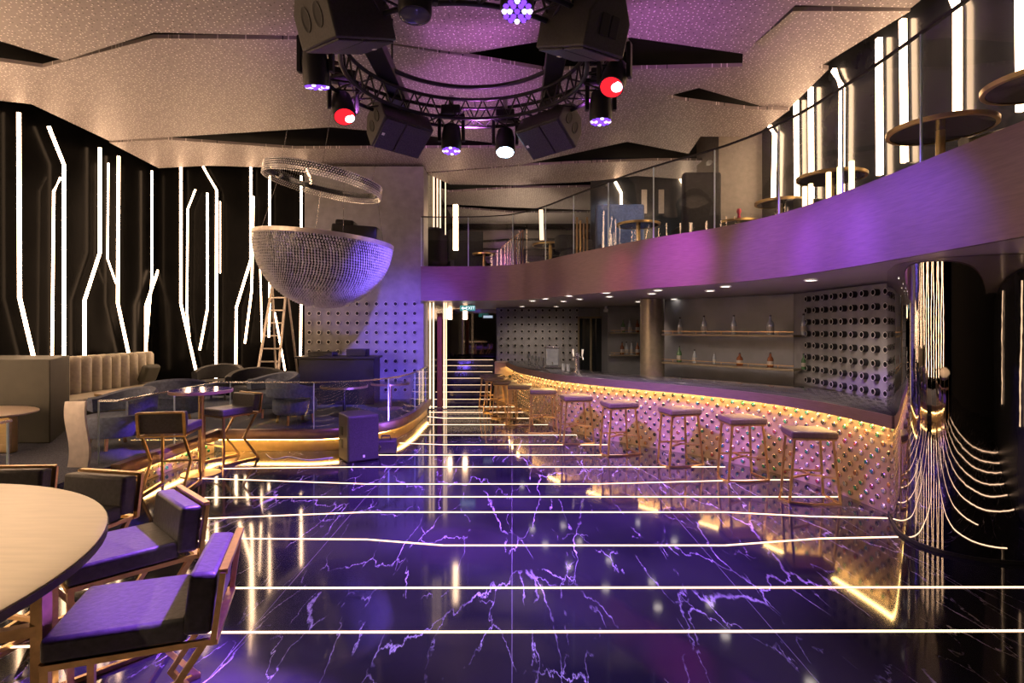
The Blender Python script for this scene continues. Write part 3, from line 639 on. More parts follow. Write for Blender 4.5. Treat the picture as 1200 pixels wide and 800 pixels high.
# DJ desk
t = thing('dj_desk', 'dark desk with mixing gear in front of the dotted violet panel', 'desk', (-3.5, 11.3, PZ))
m = MB(); m.box((0, 0, .46), (1.5, .5, .92)); m.build('body', M['black'], t, bevel=.01); m = MB(); m.box((0, -.02, .94), (1.6, .6, .04)); m.build('worktop', M['black'], t)
m = MB(); m.box((-.35, 0, 1.0), (.5, .35, .09)); m.build('mixer', M['black'], t, bevel=.01); m = MB(); m.box((.35, .05, 1.03), (.4, .3, .14)); m.build('player', M['black'], t, bevel=.01)

# ladder
t = thing('step_ladder', 'folding aluminium step ladder standing by the black wall', 'ladder', (0, 0, 0))
fl, fr = at_y(302, 436, 11.6), at_y(326, 438, 11.6); tl, tr = at_y(319, 334, 11.9), at_y(336, 334, 11.9)
def dn(p, q): k = (PZ + .01 - q.z) / (p.z - q.z); return q + (p - q) * k
fl, fr = dn(fl, tl), dn(fr, tr)
for a, c in ((fl, tl), (fr, tr)):
    m = MB(); m.bar(a, c, .045, .03); m.build('rail', M['alu'], t)
for k in range(1, 9):
    s_ = k / 9; m = MB(); m.bar(fl.lerp(tl, s_), fr.lerp(tr, s_), .07, .025); m.build('step', M['alu'], t)
for a, c in ((tl, (-.1, .45)), (tr, (.12, .45))):
    m = MB(); m.bar(a + Vector((0, .02, -.05)), Vector((a.x + c[0], a.y + c[1], PZ + .01)), .035, .025); m.build('rear_leg', M['alu'], t)
m = MB(); m.bar(tl + Vector((-.03, 0, .02)), tr + Vector((.03, 0, .02)), .16, .04); m.build('top_cap', M['alu'], t)

# floor speaker and case
def speaker(label, loc, rot, dims, name='loudspeaker', group=None, handles=True):
    t = thing(name, label, 'speaker', loc, 0, group); t.rotation_euler = rot
    w, d, h = dims
    m = MB(); c = .18
    m.slab([(-w / 2, -d / 2, 0), (w / 2, -d / 2, 0), (w / 2, d / 2 * .6, 0), (w / 2 * .7, d / 2, 0), (-w / 2 * .7, d / 2, 0), (-w / 2, d / 2 * .6, 0)], (0, 0, h)); m.build('cabinet', M['cab'], t, bevel=.02, seg=3)
    m = MB(); m.box((0, -d / 2 - .006, h / 2), (w * .94, .014, h * .93)); m.build('grille', M['grille'], t, bevel=.006)
    m = MB(); m.box((0, -d / 2 - .016, h * .12), (.028, .006, .034)); m.build('badge', M['white'], t)
    if handles:
        for sx in (-1, 1):
            for dz in (-.09, .09):
                m = MB(); m.box((sx * (w / 2 + .002), 0, h * .5 + dz), (.008, .10, .12)); m.build('handle', M['recess'], t, bevel=.003)
    return t
speaker('black floor speaker standing in front of the lounge platform', (-2.20, 7.90, .001), (0, 0, math.radians(33)), (.44, .54, .64), 'floor_speaker')
t = thing('fog_machine', 'small dark case with a handle on the floor beside the speaker', 'fog machine', (-1.86, 8.22, 0), .15)
m = MB(); m.box((0, 0, .1), (.3, .22, .19)); m.build('case', M['cab'], t, bevel=.015); m = MB(); m.tube([(-.08, 0, .19), (-.07, 0, .25), (.05, 0, .25), (.06, 0, .19)], .012); m.build('handle', M['black'], t)
m = MB(); m.lathe([(.03, 0), (.035, .03), (0, .03)], (-.1, -.113, .12), 12, 0, RY); m.build('nozzle', M['steel'], t)
cb = catmull([(-2.55, 7.9, .006), (-2.85, 7.75, .006), (-3.2, 7.95, .006), (-3.35, 7.8, .006), (-3.6, 8.12, .006)], 6)
m = MB(); m.tube(cb, .006, 6); tag(m.build('cable', M['white'], smooth=True), 'thin pale cable trailing from the floor speaker to the platform', 'cable')

# ------------------------------------------------------------------ bead bowl chandelier
cx, cy, cz, R0 = -3.2, 9.5, 3.33, 1.13
t = thing('bead_chandelier', 'huge hanging bowl of crystal beads over the lounge', 'chandelier', (cx, cy, cz)); t.rotation_euler = (0, math.radians(5), 0)
shell = [(0.0, -R0 * .985)] + [(R0 * .985 * math.sin(a), -R0 * .985 * math.cos(a)) for a in [PI / 2 * k / 22 for k in range(1, 23)]]
m = MB(); m.lathe(shell, (0, 0, 0), 72); m.v = m.v; 
m.f = [f for f in m.f if len(f) <= 4]; m.m = m.m[:len(m.f)]; m.build('bowl', M['lining'], t, smooth=True)
m = MB()
for i in range(40):
    a = PI / 2 * (i + 1) / 40; r_, z = R0 * math.sin(a), -R0 * math.cos(a); n = max(8, int(2 * PI * r_ / .046))
    for k in range(n):
        th = 2 * PI * (k + .5 * (i % 2)) / n; c = Vector((math.cos(th) * r_, math.sin(th) * r_, z)); s_ = .016 + .006 * random.random()
        ex = Vector((-math.sin(th), math.cos(th), 0)) * s_; ez = Vector((0, 0, 1)) * s_ * 1.5; en = Vector((math.cos(th), math.sin(th), 0)) * s_
        m.add([c + ex, c - ex, c + ez, c - ez, c + en, c - en], [(0, 4, 2), (4, 1, 2), (1, 5, 2), (5, 0, 2), (4, 0, 3), (1, 4, 3), (5, 1, 3), (0, 5, 3)])
o = m.build('beads', M['bead'], t); o['kind'] = 'stuff'; o['label'] = 'rows of crystal beads'
m = MB(); m.lathe([(R0 - .03, -.03), (R0 + .025, -.03), (R0 + .025, .035), (R0 - .03, .035), (R0 - .03, -.03)], (0, 0, 0), 72); m.f = [f for f in m.f if len(f) == 4]; m.m = m.m[:len(m.f)]; m.build('rim', M['rim'], t, smooth=True)
m = MB(); m.box((.62, -.3, .14), (.75, .4, .22)); m.box((.45, -.35, .27), (.3, .3, .1)); m.build('lamp_unit', M['black'], t, bevel=.03)
for a in (.5, 2.1, 3.7, 5.3):
    m = MB(); m.tube([(math.cos(a) * R0 * .9, math.sin(a) * R0 * .9, .03), (math.cos(a) * .8, math.sin(a) * .8, 1.0)], .004, 5); m.build('hanging_wire', M['steel'], t)
t2 = thing('bead_canopy', 'tilted crystal bead ring hanging under the ceiling above the bowl', 'chandelier', (-3.22, 9.5, 4.36)); t2.rotation_euler = (0, math.radians(10), 0)
m = MB(); m.lathe([(.93, -.02), (.96, -.02), (.96, .07), (.93, .07), (.93, -.02)], (0, 0, 0), 64); m.f = [f for f in m.f if len(f) == 4]; m.m = m.m[:len(m.f)]; m.build('ring', M['lining'], t2, smooth=True)
m = MB()
for i in range(6):
    n = 150
    for k in range(n):
        th = 2 * PI * (k + .5 * (i % 2)) / n; r_ = .97; c = Vector((math.cos(th) * r_, math.sin(th) * r_, .07 - i * .035)); s_ = .017
        m.add([c + Vector((s_, 0, 0)), c - Vector((s_, 0, 0)), c + Vector((0, s_, 0)), c - Vector((0, s_, 0)), c + Vector((0, 0, s_)), c - Vector((0, 0, s_))], [(0, 2, 4), (2, 1, 4), (1, 3, 4), (3, 0, 4), (2, 0, 5), (1, 2, 5), (3, 1, 5), (0, 3, 5)])
o = m.build('beads', M['bead'], t2); o['kind'] = 'stuff'
m = MB(); m.lathe([(0, .10), (.5, .08), (.92, .02)], (0, 0, 0), 48); m.f = [f for f in m.f if len(f) <= 4]; m.m = m.m[:len(m.f)]; m.build('dish', M['glass'], t2, smooth=True)
for a in (.8, 2.9, 5.0):
    m = MB(); m.tube([(math.cos(a) * .9, math.sin(a) * .9, .07), (math.cos(a) * .9, math.sin(a) * .9, 1.0)], .004, 5); m.build('hanging_wire', M['steel'], t2)

# ------------------------------------------------------------------ truss ring
TX, TY = -.44, 5.3
tr_ = thing('truss_ring', 'round black lighting truss hanging from the ceiling', 'truss', (TX, TY, 4.28))
def circ(r, z, n=96): return [(math.cos(2 * PI * k / n) * r, math.sin(2 * PI * k / n) * r, z) for k in range(n)]
for r, z in ((1.42, 0), (1.15, 0), (1.42, .22), (1.15, .22)):
    m = MB(); m.tube(circ(r, z), .021, 8, True); m.build('chord', M['black'], tr_, smooth=True)
m = MB(); n = 72
for k in range(n):
    a, a2 = 2 * PI * k / n, 2 * PI * (k + 1) / n
    P = lambda r, z, a: Vector((math.cos(a) * r, math.sin(a) * r, z))
    u = k % 2
    m.bar(P(1.42, .22 * u, a), P(1.42, .22 * (1 - u), a2), .014); m.bar(P(1.15, .22 * u, a), P(1.15, .22 * (1 - u), a2), .014); m.bar(P(1.42 if u else 1.15, 0, a), P(1.15 if u else 1.42, 0, a2), .014)
    if k % 6 == 0: m.bar(P(1.42, .22, a), P(1.15, .22, a), .014)
m.build('lattice', M['black'], tr_)
m = MB(); m.tube(circ(1.0, .3, 72), .025, 8, True); m.build('cable_loom', M['black'], tr_, smooth=True)
for x in (-.9, .88):
    m = MB(); m.box((x, 0, .30), (.2, 2.9, .12)); o = m.build('cross_beam', M['black'], tr_, bevel=.01)
for x in (-.9, .88):
    for y in (-.9, .9):
        m = MB(); m.tube([(x, y, .36), (x, y, 1.6)], .012, 6); m.build('hanging_chain', M['black'], tr_)
def truss_speaker(px, py, z, ax, gr, label, oval, bs=1):
    p = at_z(px, py, z); ax = Vector(ax).normalized(); gr = Vector(gr); gr = (gr - ax * gr.dot(ax)).normalized()
    yv = -gr; zv = ax.cross(yv); Rm = Matrix((ax, yv, zv)).transposed()
    t = thing('truss_speaker', label, 'speaker', p, 0, 'speakers hung on the truss ring'); t.rotation_euler = Rm.to_euler()
    w, d, h = .60, .40, .42
    prof = [(-d / 2, -h / 2), (-d / 2, h / 2), (d * .1, h / 2), (d / 2, h * .26), (d / 2, -h * .26), (d * .1, -h / 2)]
    m = MB(); m.slab([(-w / 2, a, c) for a, c in prof], (w, 0, 0)); m.build('cabinet', M['cab'], t, bevel=.014, seg=2)
    m = MB(); m.box((-.12, -d / 2 - .008, 0), (w * .52, .018, h * .92)); m.box((.165, -d / 2 - .008, 0), (w * .38, .018, h * .92)); m.build('grille', M['grille'], t, bevel=.006)
    m = MB(); m.box((.24 * bs, -d / 2 - .021, 0), (.03, .006, .03)); m.build('badge', M['white'], t)
    for dz in (-.07, .07):
        m = MB()
        if oval: m.lathe([(.045, 0), (.045, .006), (.03, .002), (0, .002)], (w / 2, -.02, dz), 20, 0, Matrix(((0, 0, 1), (1.9, 0, 0), (0, 1, 0))))
        else: m.box((w / 2 + .002, -.02, dz * .7), (.008, .15, .08))
        m.build('handle', M['recess'], t, bevel=0 if oval else .01)
    for sx in (-.3, .3):
        m = MB(); m.bar((sx * w, d / 2 - .02, 0), (sx * w, d / 2 + .12, 0), .03); m.build('bracket', M['black'], t)
truss_speaker(403, 20, 4.22, (-.55, -.75, -.35), (.2, .35, -.9), 'large black speaker with two oval handles, near left of the truss ring', True, -1)
truss_speaker(684, 30, 4.22, (.55, -.75, -.35), (-.2, .35, -.9), 'large black speaker with square handle, near right of the truss ring', False, -1)
truss_speaker(467, 149, 4.14, (-.75, -.6, .05), (.3, -.5, -.8), 'small looking black speaker at the far left of the truss ring', True)
truss_speaker(645, 151, 4.14, (.75, -.6, .05), (-.3, -.5, -.8), 'small looking black speaker at the far right of the truss ring', True, -1)
def moving_head(px, py, z, lens, tilt, yaw, label, cells=True, s=1.0):
    p = at_z(px, py, z); t = thing('moving_head_light', label, 'stage light', (p.x, p.y, p.z), yaw, 'moving head lights on the truss ring')
    m = MB(); m.box((0, 0, .33 * s), (.2 * s, .2 * s, .09 * s)); m.build('base', M['black'], t, bevel=.015)
    m = MB(); m.bar((0, 0, .37 * s), (0, 0, .50 * s), .05 * s); m.build('clamp', M['steel'], t)
    m = MB()
    for sx in (-1, 1): m.bar((sx * .125 * s, 0, .30 * s), (sx * .125 * s, 0, .02 * s), .035 * s, .06 * s)
    m.bar((-.14 * s, 0, .29 * s), (.14 * s, 0, .29 * s), .06 * s, .03 * s); m.build('yoke', M['black'], t, bevel=.006)
    Rm = Matrix.Rotation(tilt, 3, 'X')
    m = MB(); m.lathe([(.05 * s, .15 * s), (.085 * s, .13 * s), (.1 * s, .04 * s), (.105 * s, -.1 * s), (.098 * s, -.13 * s)], (0, 0, .05 * s), 24, 0, Rm); hd = m.build('head', M['black'], t, smooth=True)
    m = MB()
    if cells:
        pts = [(0, 0)] + [(math.cos(k * PI / 3) * .045, math.sin(k * PI / 3) * .045) for k in range(6)] + [(math.cos(k * PI / 6) * .078, math.sin(k * PI / 6) * .078) for k in range(12)]
        for q_, (x, y) in enumerate(pts): m.lathe([(.019 * s, 0), (.014 * s, -.012 * s), (0, -.016 * s)], Vector((0, 0, .05 * s)) + Rm @ Vector((x * s, y * s, -.131 * s)), 8, q_ % 3 == 1, Rm)
    else: m.lathe([(.09 * s, -.132 * s), (.06 * s, -.15 * s), (0, -.155 * s)], (0, 0, .05 * s), 20, 0, Rm)
    m.build('lens', [M[lens], M['lens_lilac' if lens == 'lens_violet' else lens]], hd, smooth=True)
    if lens == 'lens_red':
        m = MB(); m.lathe([(.05 * s, 0), (.03 * s, -.022 * s), (0, -.028 * s)], Vector((0, 0, .05 * s)) + Rm @ Vector((.04 * s, 0, -.14 * s)), 14, 0, Rm); o_ = m.build('hot_lens', M['lens_pale'], hd, smooth=True); o_['label'] = 'white hot spot in the red lens'
    return p
S_ = 1.12
heads = [(370, 88, 4.08, 'lens_violet', .25, 0, 'violet stage light at the left of the truss ring, under the handled speaker', True), (402, 132, 4.08, 'lens_red', -.55, .5, 'red glowing stage light left of the far left speaker', False),
         (529, 168, 4.02, 'lens_violet', -.1, 0, 'violet stage light right of the far left speaker', True), (592, 172, 4.02, 'lens_white', -.35, 0, 'dazzling white blue stage light in the middle of the ring', False),
         (704, 132, 4.06, 'lens_violet', .0, 0, 'violet stage light hanging lowest at the right of the ring', True), (720, 98, 4.08, 'lens_red', -.6, -.5, 'red glowing stage light under the near right speaker', False),
         (606, 2, 4.1, 'lens_violet', -.25, 0, 'violet stage light above the ring centre at the picture top', True), (486, 5, 4.1, 'lens_off', -.1, .3, 'unlit dark stage light between the two near speakers', False)]
for h_ in heads: moving_head(*h_, s=S_)
# ------------------------------------------------------------------ balcony glass and upstairs furniture
gp = fpath[:-6]
t = glass_rail(gp, 'glass_railing', 'tall glass railing with dark top rail following the balcony curve', PARAPET + .002, RAILZ, 1.0, -.01, 'black')
def upper_table(px, py, lb, r=.42, z=3.80):
    p = at_z(px, py, z); return pedestal_table('balcony_table', lb, (p.x, p.y, FLOOR2 + .001), z - FLOOR2, r, 'dark_stone', 'gold', 'gold', 'round tables on the balcony', .04, .22)
upper_table(748, 262, 'round table with glowing lamp in front of the upper blue sofa', .4)
upper_table(866, 259, 'low looking round table beside the taupe pier, pink flower on it', .34)
upper_table(914, 236, 'round balcony table, second from the taupe pier', .36)
upper_table(974, 206, 'round balcony table behind the three short glowing posts', .4)
upper_table(1102, 149, 'large looking round balcony table under the bent top tube', .44)
upper_table(1226, 94, 'round table at the balcony end, cut by the picture edge', .4)
upper_table(645, 286, 'round table in the far part of the balcony, near the glowing post', .42)
upper_table(567, 297, 'small round table furthest away on the upper floor', .3)
p = at_z(866, 259, 3.80); m = MB(); m.lathe([(.02, 0), (.035, .06), (.02, .12), (.045, .17), (.03, .22), (0, .23)], p + Vector((0, 0, .002)), 12); tag(m.build('flower', M['pink'], smooth=True), 'small pink flower on the table by the taupe pier', 'flower')
p = at_z(748, 262, 3.80); m = MB(); m.lathe([(.06, 0), (.06, .05), (0, .06)], p + Vector((.02, 0, .002)), 14); tag(m.build('table_lamp', M['lens_violet'], smooth=True), 'small violet glowing lamp on the upper lounge table', 'lamp')
def sofa2(label, loc, rz, w, hh, mat, base='brass'):
    t = thing('sofa', label, 'sofa', loc, rz)
    m = MB(); m.box((0, -.05, .36), (w, .7, .2)); m.build('seat', M[mat], t, bevel=.05, seg=3)
    m = MB(); m.box((0, .32, .26 + hh / 2), (w, .18, hh - .1)); m.build('backrest', M[mat], t, bevel=.05, seg=3)
    for sx in (-1, 1): m = MB(); m.box((sx * (w / 2 - .07), -.03, .46), (.14, .72, .38)); m.build('armrest', M[mat], t, bevel=.04, seg=3)
    m = MB(); m.box((0, 0, .13), (w * .95, .6, .24)); m.build('base', M[base], t)
    return t
sofa2('blue grey sofa under the bent tube on the balcony', (2.45, 12.3, FLOOR2 + .001), 0, 1.1, 1.42, 'velvet', 'velvet_dark')
sofa2('high backed dark booth beside the taupe pier', (3.3, 10.0, FLOOR2 + .001), PI, .66, 1.32, 'velvet_dark')
sofa2('dark high backed sofa at the left end of the upper floor', (-1.25, 15.3, FLOOR2 + .001), .2, 1.0, 1.35, 'velvet_dark', 'velvet_dark')
tub_chair('pale round backed armchair behind the large looking balcony table', (4.45, 4.9, FLOOR2 + .001), -1.2, 'leather_pale', 'black', .9)
tub_chair('dark armchair beside the third balcony table', (4.3, 7.8, FLOOR2 + .001), 0, 'velvet_dark', 'black', .9)
tub_chair('dark armchair between the far balcony tables', (1.35, 11.6, FLOOR2 + .001), 2, 'velvet_dark', 'black', 1.0)
tub_chair('dark armchair left of the blue upper sofa', (1.3, 14.2, FLOOR2 + .001), .3, 'velvet_dark', 'black', 1.0)
t = thing('balustrade', 'row of slim brass uprights climbing on the far upper floor', 'balustrade', (0, 0, 0))
for k in range(9):
    x = 588 + k * 3.1; p = at_y(x, 300, 12.9); m = MB(); m.box((p.x, p.y, (FLOOR2 + 3.72 + .05 * k) / 2), (.02, .02, .70 + .05 * k)); m.build('upright', M['brass'], t)
a, c = at_y(588, 300, 12.9), at_y(613, 300, 12.9); m = MB(); m.bar((a.x, a.y, 3.72), (c.x, c.y, 4.12), .03); m.build('hand_rail', M['brass'], t)
for i, x in enumerate((676, 680, 684, 688)):
    p = at_y(x, 300, 10.9); m = MB(); m.bar((p.x, p.y, FLOOR2 + .001), (p.x, p.y, 4.02 - .06 * (i % 3)), .035); tag(m.build('brass_post', M['brass']), '%s of four brass uprights behind the curved balcony glass' % ('leftmost', 'second', 'third', 'rightmost')[i], 'post', 'brass uprights behind the balcony glass')
for i, (x, y0, y1) in enumerate(((755, 222, 250), (775, 222, 250))):
    p, q = at_y(x, y0, 13.38), at_y(x, y1, 13.38); m = MB(); m.box((p.x, 13.385, (p.z + q.z) / 2), (.13, .02, p.z - q.z)); tag(m.build('mirror_strip', M['rim'], bevel=.004), ('pale mirror strip between the two bent tubes, further left', 'pale mirror strip nearer the high backed booth')[i], 'mirror')
p = at_y(813, 172, 11.0)
t = thing('security_camera', 'small white camera high on the taupe pier corner', 'camera', (3.98, 11.2, 5.18))
m = MB(); m.box((0, 0, 0), (.08, .14, .08)); m.build('body', M['white'], t, bevel=.015); m = MB(); m.box((.06, 0, .02), (.06, .04, .04)); m.build('mount', M['white'], t)
t = thing('security_camera', 'small white camera above the shelves behind the bar', 'camera', (2.42, 14.3, 2.3))
m = MB(); m.box((0, 0, 0), (.1, .14, .08)); m.build('body', M['white'], t, bevel=.015); m = MB(); m.box((0, .05, .07), (.04, .04, .09)); m.build('mount', M['white'], t)

# downlights in the soffit
dl = [(612, 358.8), (652, 358.8), (624, 352), (639, 349.5), (660, 352.5), (667, 346), (679, 350), (710, 342.5), (714, 347), (748, 353), (764, 343.5), (771, 339.5), (790, 350), (832, 340), (850, 335), (950, 327.5)]
dn_ = ['soffit downlight close to the far dotted panel, stairs side', 'soffit downlight close to the far dotted panel, cabinet side', 'furthest soffit downlight, above the far bar end', 'second downlight of the outer row from the far bar end', 'first downlight of the inner row from the far bar end', 'third downlight of the outer row from the far bar end', 'second downlight of the inner row from the far bar end', 'fourth downlight of the outer row', 'third downlight of the inner row', 'downlight just in front of the bronze pillar', 'fourth downlight of the inner row', 'fifth downlight of the outer row', 'downlight just right of the bronze pillar', 'fifth downlight of the inner row', 'sixth downlight of the outer row', 'nearest downlight, above the studded side wall']
for (x, y), lb in zip(dl, dn_):
    p = at_z(x, y, SOFFIT); t = thing('downlight', lb, 'ceiling light', (p.x, p.y, SOFFIT - .012), 0, 'downlights under the balcony')
    m = MB(); m.lathe([(.075, .011), (.085, 0), (.068, -.002), (.066, .008), (.075, .011)], (0, 0, 0), 20); m.f = [f for f in m.f if len(f) == 4]; m.m = m.m[:len(m.f)]; m.build('trim', M['white'], t, smooth=True)
    m = MB(); m.lathe([(.066, .004), (.05, .001), (0, .0)], (0, 0, 0), 20); m.build('lens', M['down'], t, smooth=True)

# ------------------------------------------------------------------ shelves, bottles, bar back
m = MB(); m.lathe([(.235, 0), (.235, SOFFIT - .01)], (0, 0, 0), 32); o = m.build('bronze_pillar', M['pillar'], smooth=True, origin=(0, 0, 0)); o.location = (2.78, 11.0, .001); tag(o, 'round bronze pillar behind the bar, left of the long shelves', 'pillar')
def shelf_line(z): return Vector((4.44, 8.75, z)), Vector((2.90, 10.75, z))
def shelf(label, a, c, depth, z):
    t = thing('wall_shelf', label, 'shelf', (0, 0, 0)); d = (c - a).normalized(); n = Vector((-d.y, d.x, 0))
    if n.y < 0: n = -n
    m = MB(); m.slab([a, c, c + n * depth, a + n * depth], (0, 0, .035)); m.build('board', M['shelf'], t, bevel=.004)
    m = MB(); m.bar(a + Vector((0, 0, .085)) + n * .01, c + Vector((0, 0, .085)) + n * .01, .01); m.build('guard_rail', M['brass'], t)
    for k in range(5):
        q = a.lerp(c, (k + .5) / 5) + n * .01; m = MB(); m.bar(q + Vector((0, 0, .034)), q + Vector((0, 0, .085)), .008); m.build('rail_post', M['brass'], t)
    return d, n
BP = [(.034, 0), (.036, .02), (.036, .15), (.03, .185), (.013, .22), (.012, .27), (.015, .275), (.015, .29), (0, .292)]
def bottle(p, mat, label, group, s=1.0, fat=1.0):
    s *= .85; fat *= 1.15
    t = thing('bottle', label, 'bottle', p, 0, group)
    m = MB(); m.lathe([(r * fat * s, z * s) for r, z in BP[:6]] + [(0, .27 * s)], (0, 0, 0), 14); m.build('body', M[mat], t, smooth=True)
    m = MB(); m.lathe([(.015 * s, .27 * s), (.0155 * s, .295 * s), (0, .297 * s)], (0, 0, 0), 12); m.build('cap', M['black'], t, smooth=True)
    m = MB(); m.lathe([(.0365 * fat * s, .05 * s), (.0372 * fat * s, .052 * s), (.0372 * fat * s, .12 * s), (.0365 * fat * s, .122 * s)], (0, 0, 0), 14); m.build('label', M['label'], t, smooth=True)
a, c = shelf_line(1.70); shelf('long upper bronze shelf on the wall behind the bar', a, c, .28, 1.70)
def on_shelf(px, a, c, z, back=.13):
    k = (px - CX) / F; d = c - a; s_ = (k * a.y - a.x) / (d.x - k * d.y); q = a + d * s_; n = Vector((-d.y, d.x, 0)).normalized()
    if n.y < 0: n = -n
    q = q + n * back; return Vector((q.x, q.y, z + .036))
for x, mt, lb, s_, f_ in ((792, 'bottle_clear', 'clear bottle at the pillar end of the upper shelf', 1.25, 1), (820, 'bottle_clear', 'silver bottle, second on the upper shelf', 1.35, 1), (855, 'bottle_clear', 'silver bottle, third on the upper shelf', 1.35, 1.05), (898, 'bottle_clear', 'stout bottle, fourth on the upper shelf', 1.3, 1.25), (937, 'bottle_clear', 'tall pale bottle at the wall end of the upper shelf', 1.35, .9)):
    bottle(on_shelf(x, a, c, 1.70), mt, lb, 'bottles on the upper shelf', s_, f_)
a, c = shelf_line(1.16); shelf('long lower bronze shelf on the wall behind the bar', a, c, .28, 1.16)
for x, mt, lb, s_, f_ in ((791, 'bottle_green', 'green bottle at the pillar end of the lower shelf', 1.25, 1.05), (809, 'bottle_clear', 'clear bottle next to the green one on the lower shelf', 1.0, 1.2), (832, 'bottle_clear', 'small bottle in the middle of the lower shelf', .8, 1.1), (862, 'bottle_amber', 'squat amber bottle on the lower shelf', .9, 1.7), (898, 'bottle_amber', 'dark amber bottle on the lower shelf', 1.0, 1.4), (937, 'bottle_green', 'bottle at the wall end of the lower shelf', 1.0, .9)):
    bottle(on_shelf(x, a, c, 1.16), mt, lb, 'bottles on the lower shelf', s_, f_)
for z, lb, items in ((1.70, 'short upper shelf left of the bronze pillar', ((731, 'bottle_green'), (739, 'bottle_clear'), (748, 'bottle_amber'))), (1.13, 'short lower shelf left of the bronze pillar', ((730, 'bottle_amber'), (735, 'bottle_clear'), (741, 'bottle_clear'), (748, 'bottle_amber')))):
    a, c = Vector((3.45, 14.15, z)), Vector((2.52, 14.15, z)); shelf(lb, a, c, .22, z)
    for i, (x, mt) in enumerate(items): bottle(on_shelf(x, a, c, z, .1), mt, '%s bottle from the left on the %s' % (ORD[i], lb), 'bottles left of the pillar', 1.3, 1.1)
# back-bar sideboard under the shelves
a, c = shelf_line(0); d = (c - a).normalized(); n = Vector((-d.y, d.x, 0)); n = n if n.y > 0 else -n
t = thing('back_bar_cabinet', 'low dark cabinet under the long shelves behind the bar', 'cabinet', (0, 0, 0))
m = MB(); m.slab([a + n * .02 + Vector((0, 0, .001)), c + n * .02 + Vector((0, 0, .001)), c + n * .36 + Vector((0, 0, .001)), a + n * .36 + Vector((0, 0, .001))], (0, 0, .9)); m.build('body', M['glass_dark'], t, bevel=.01)
for k in range(3):
    q, r_ = a.lerp(c, (k + .04) / 3), a.lerp(c, (k + .96) / 3); m = MB(); m.slab([q - n * .0 + Vector((0, 0, .06)), r_ + Vector((0, 0, .06)), r_ + n * .02 + Vector((0, 0, .06)), q + n * .02 + Vector((0, 0, .06))], (0, 0, .78)); m.build('door', M['glass_dark'], t)
# glazed fridge / door
t = thing('glass_cabinet', 'tall dark glass fronted cabinet between the dotted panel and the small shelves', 'cabinet', (2.2, 15.55, .001))
m = MB(); m.box((0, .12, 1.05), (.66, .3, 2.1)); m.build('body', M['black'], t)
m = MB()
for x in (-.34, 0, .34): m.box((x, -.05, 1.08), (.05, .04, 2.16))
m.box((0, -.05, 2.14), (.72, .04, .05)); m.build('frame', M['shelf'], t)
for x in (-.17, .17): m = MB(); m.box((x, -.05, 1.06), (.28, .015, 2.1)); m.build('door', M['glass_dark'], t)
# things on the bar top
def on_bar(px, off=-.35):
    best = min(((abs(CX + F * (x + nx * off) / (y + ny * off) - px), x + nx * off, y + ny * off) for x, y, nx, ny in walk(bpath, .03)), key=lambda q: q[0]); return Vector((best[1], best[2], BT + .001))
p = on_bar(647); t = thing('drink_dispenser', 'blue tinted drink dispenser on the far part of the bar', 'dispenser', p)
m = MB(); m.box((0, 0, .02), (.36, .3, .04)); m.build('tray', M['steel'], t, bevel=.008); m = MB(); m.box((0, 0, .22), (.26, .2, .34)); m.build('tank', M['bottle_clear'], t, bevel=.02); m = MB(); m.box((0, 0, .42), (.3, .24, .04)); m.build('lid', M['steel'], t, bevel=.01); m = MB(); m.tube([(0, -.1, .12), (0, -.16, .12), (0, -.17, .08)], .012); m.build('tap', M['steel'], t)
p = on_bar(677); t = thing('beer_tap', 'chrome beer tap column on the bar top', 'beer tap', p)
m = MB(); m.lathe([(.09, 0), (.09, .02), (.05, .03), (.045, .3), (.055, .34), (0, .36)], (0, 0, 0), 18); m.build('column', M['steel'], t, smooth=True)
for sx in (-1, 1): m = MB(); m.tube([(sx * .03, -.02, .28), (sx * .09, -.12, .27), (sx * .09, -.13, .22)], .014); m.build('spout', M['steel'], t); m = MB(); m.tube([(sx * .08, -.06, .29), (sx * .09, -.06, .42)], [.012, .022]); m.build('tap_handle', M['white'], t)
for i, x in enumerate((619, 623, 627, 631, 636, 660, 666)):
    p = on_bar(x, -.3); m = MB(); m.lathe([(.03, 0), (.03, .006), (.006, .012), (.006, .07), (.036, .12), (.03, .19), (.028, .188), (.033, .12), (0, .08)] if i < 5 else [(.034, 0), (.036, .13), (.03, .13), (.028, .01), (0, .01)], (0, 0, 0), 14)
    o = m.build('glass', M['bottle_clear'], smooth=True, origin=(0, 0, 0)); o.location = p
    tag(o, ('%s stemmed glass from the stairs end of the bar top' % ORD[i]) if i < 5 else ('short tumbler nearest the drink dispenser' if i == 5 else 'short tumbler between dispenser and beer tap'), 'glass', 'glasses on the bar top')

# ------------------------------------------------------------------ stairs, sign, posts
st = thing('staircase', 'dark stone stairs with glowing step edges beyond the dance floor', 'stairs', (-1.2, 13.35, 0))
for k in range(7):
    m = MB(); m.box((0, .16 + k * .32, .07 + k * .14), (1.4, .32, .14 - .001)); m.build('step', M['stone_step'], st)
    m = MB(); m.box((0, .012 + k * .32 - .02, .132 + k * .14), (1.36, .014, .008)); m.build('step_light', M['led_dim'], st)
m = MB(); m.box((0, 2.75, .45), (1.4, 1.0, .98)); m.build('landing', M['stone_step'], st)
p = at_y(548, 361, 13.2); t = thing('exit_sign', 'small teal exit sign with white arrow above the stairs', 'sign', p)
m = MB(); m.box((0, 0, 0), (.36, .04, .13)); m.build('housing', M['sign'], t, bevel=.006)
m = MB(); m.add([(-.15, -.022, 0), (-.10, -.022, .045), (-.10, -.022, .015), (-.045, -.022, .015), (-.045, -.022, -.015), (-.10, -.022, -.015), (-.10, -.022, -.045)], [(0, 1, 2, 3, 4, 5, 6)]); m.build('arrow', M['sign_white'], t)
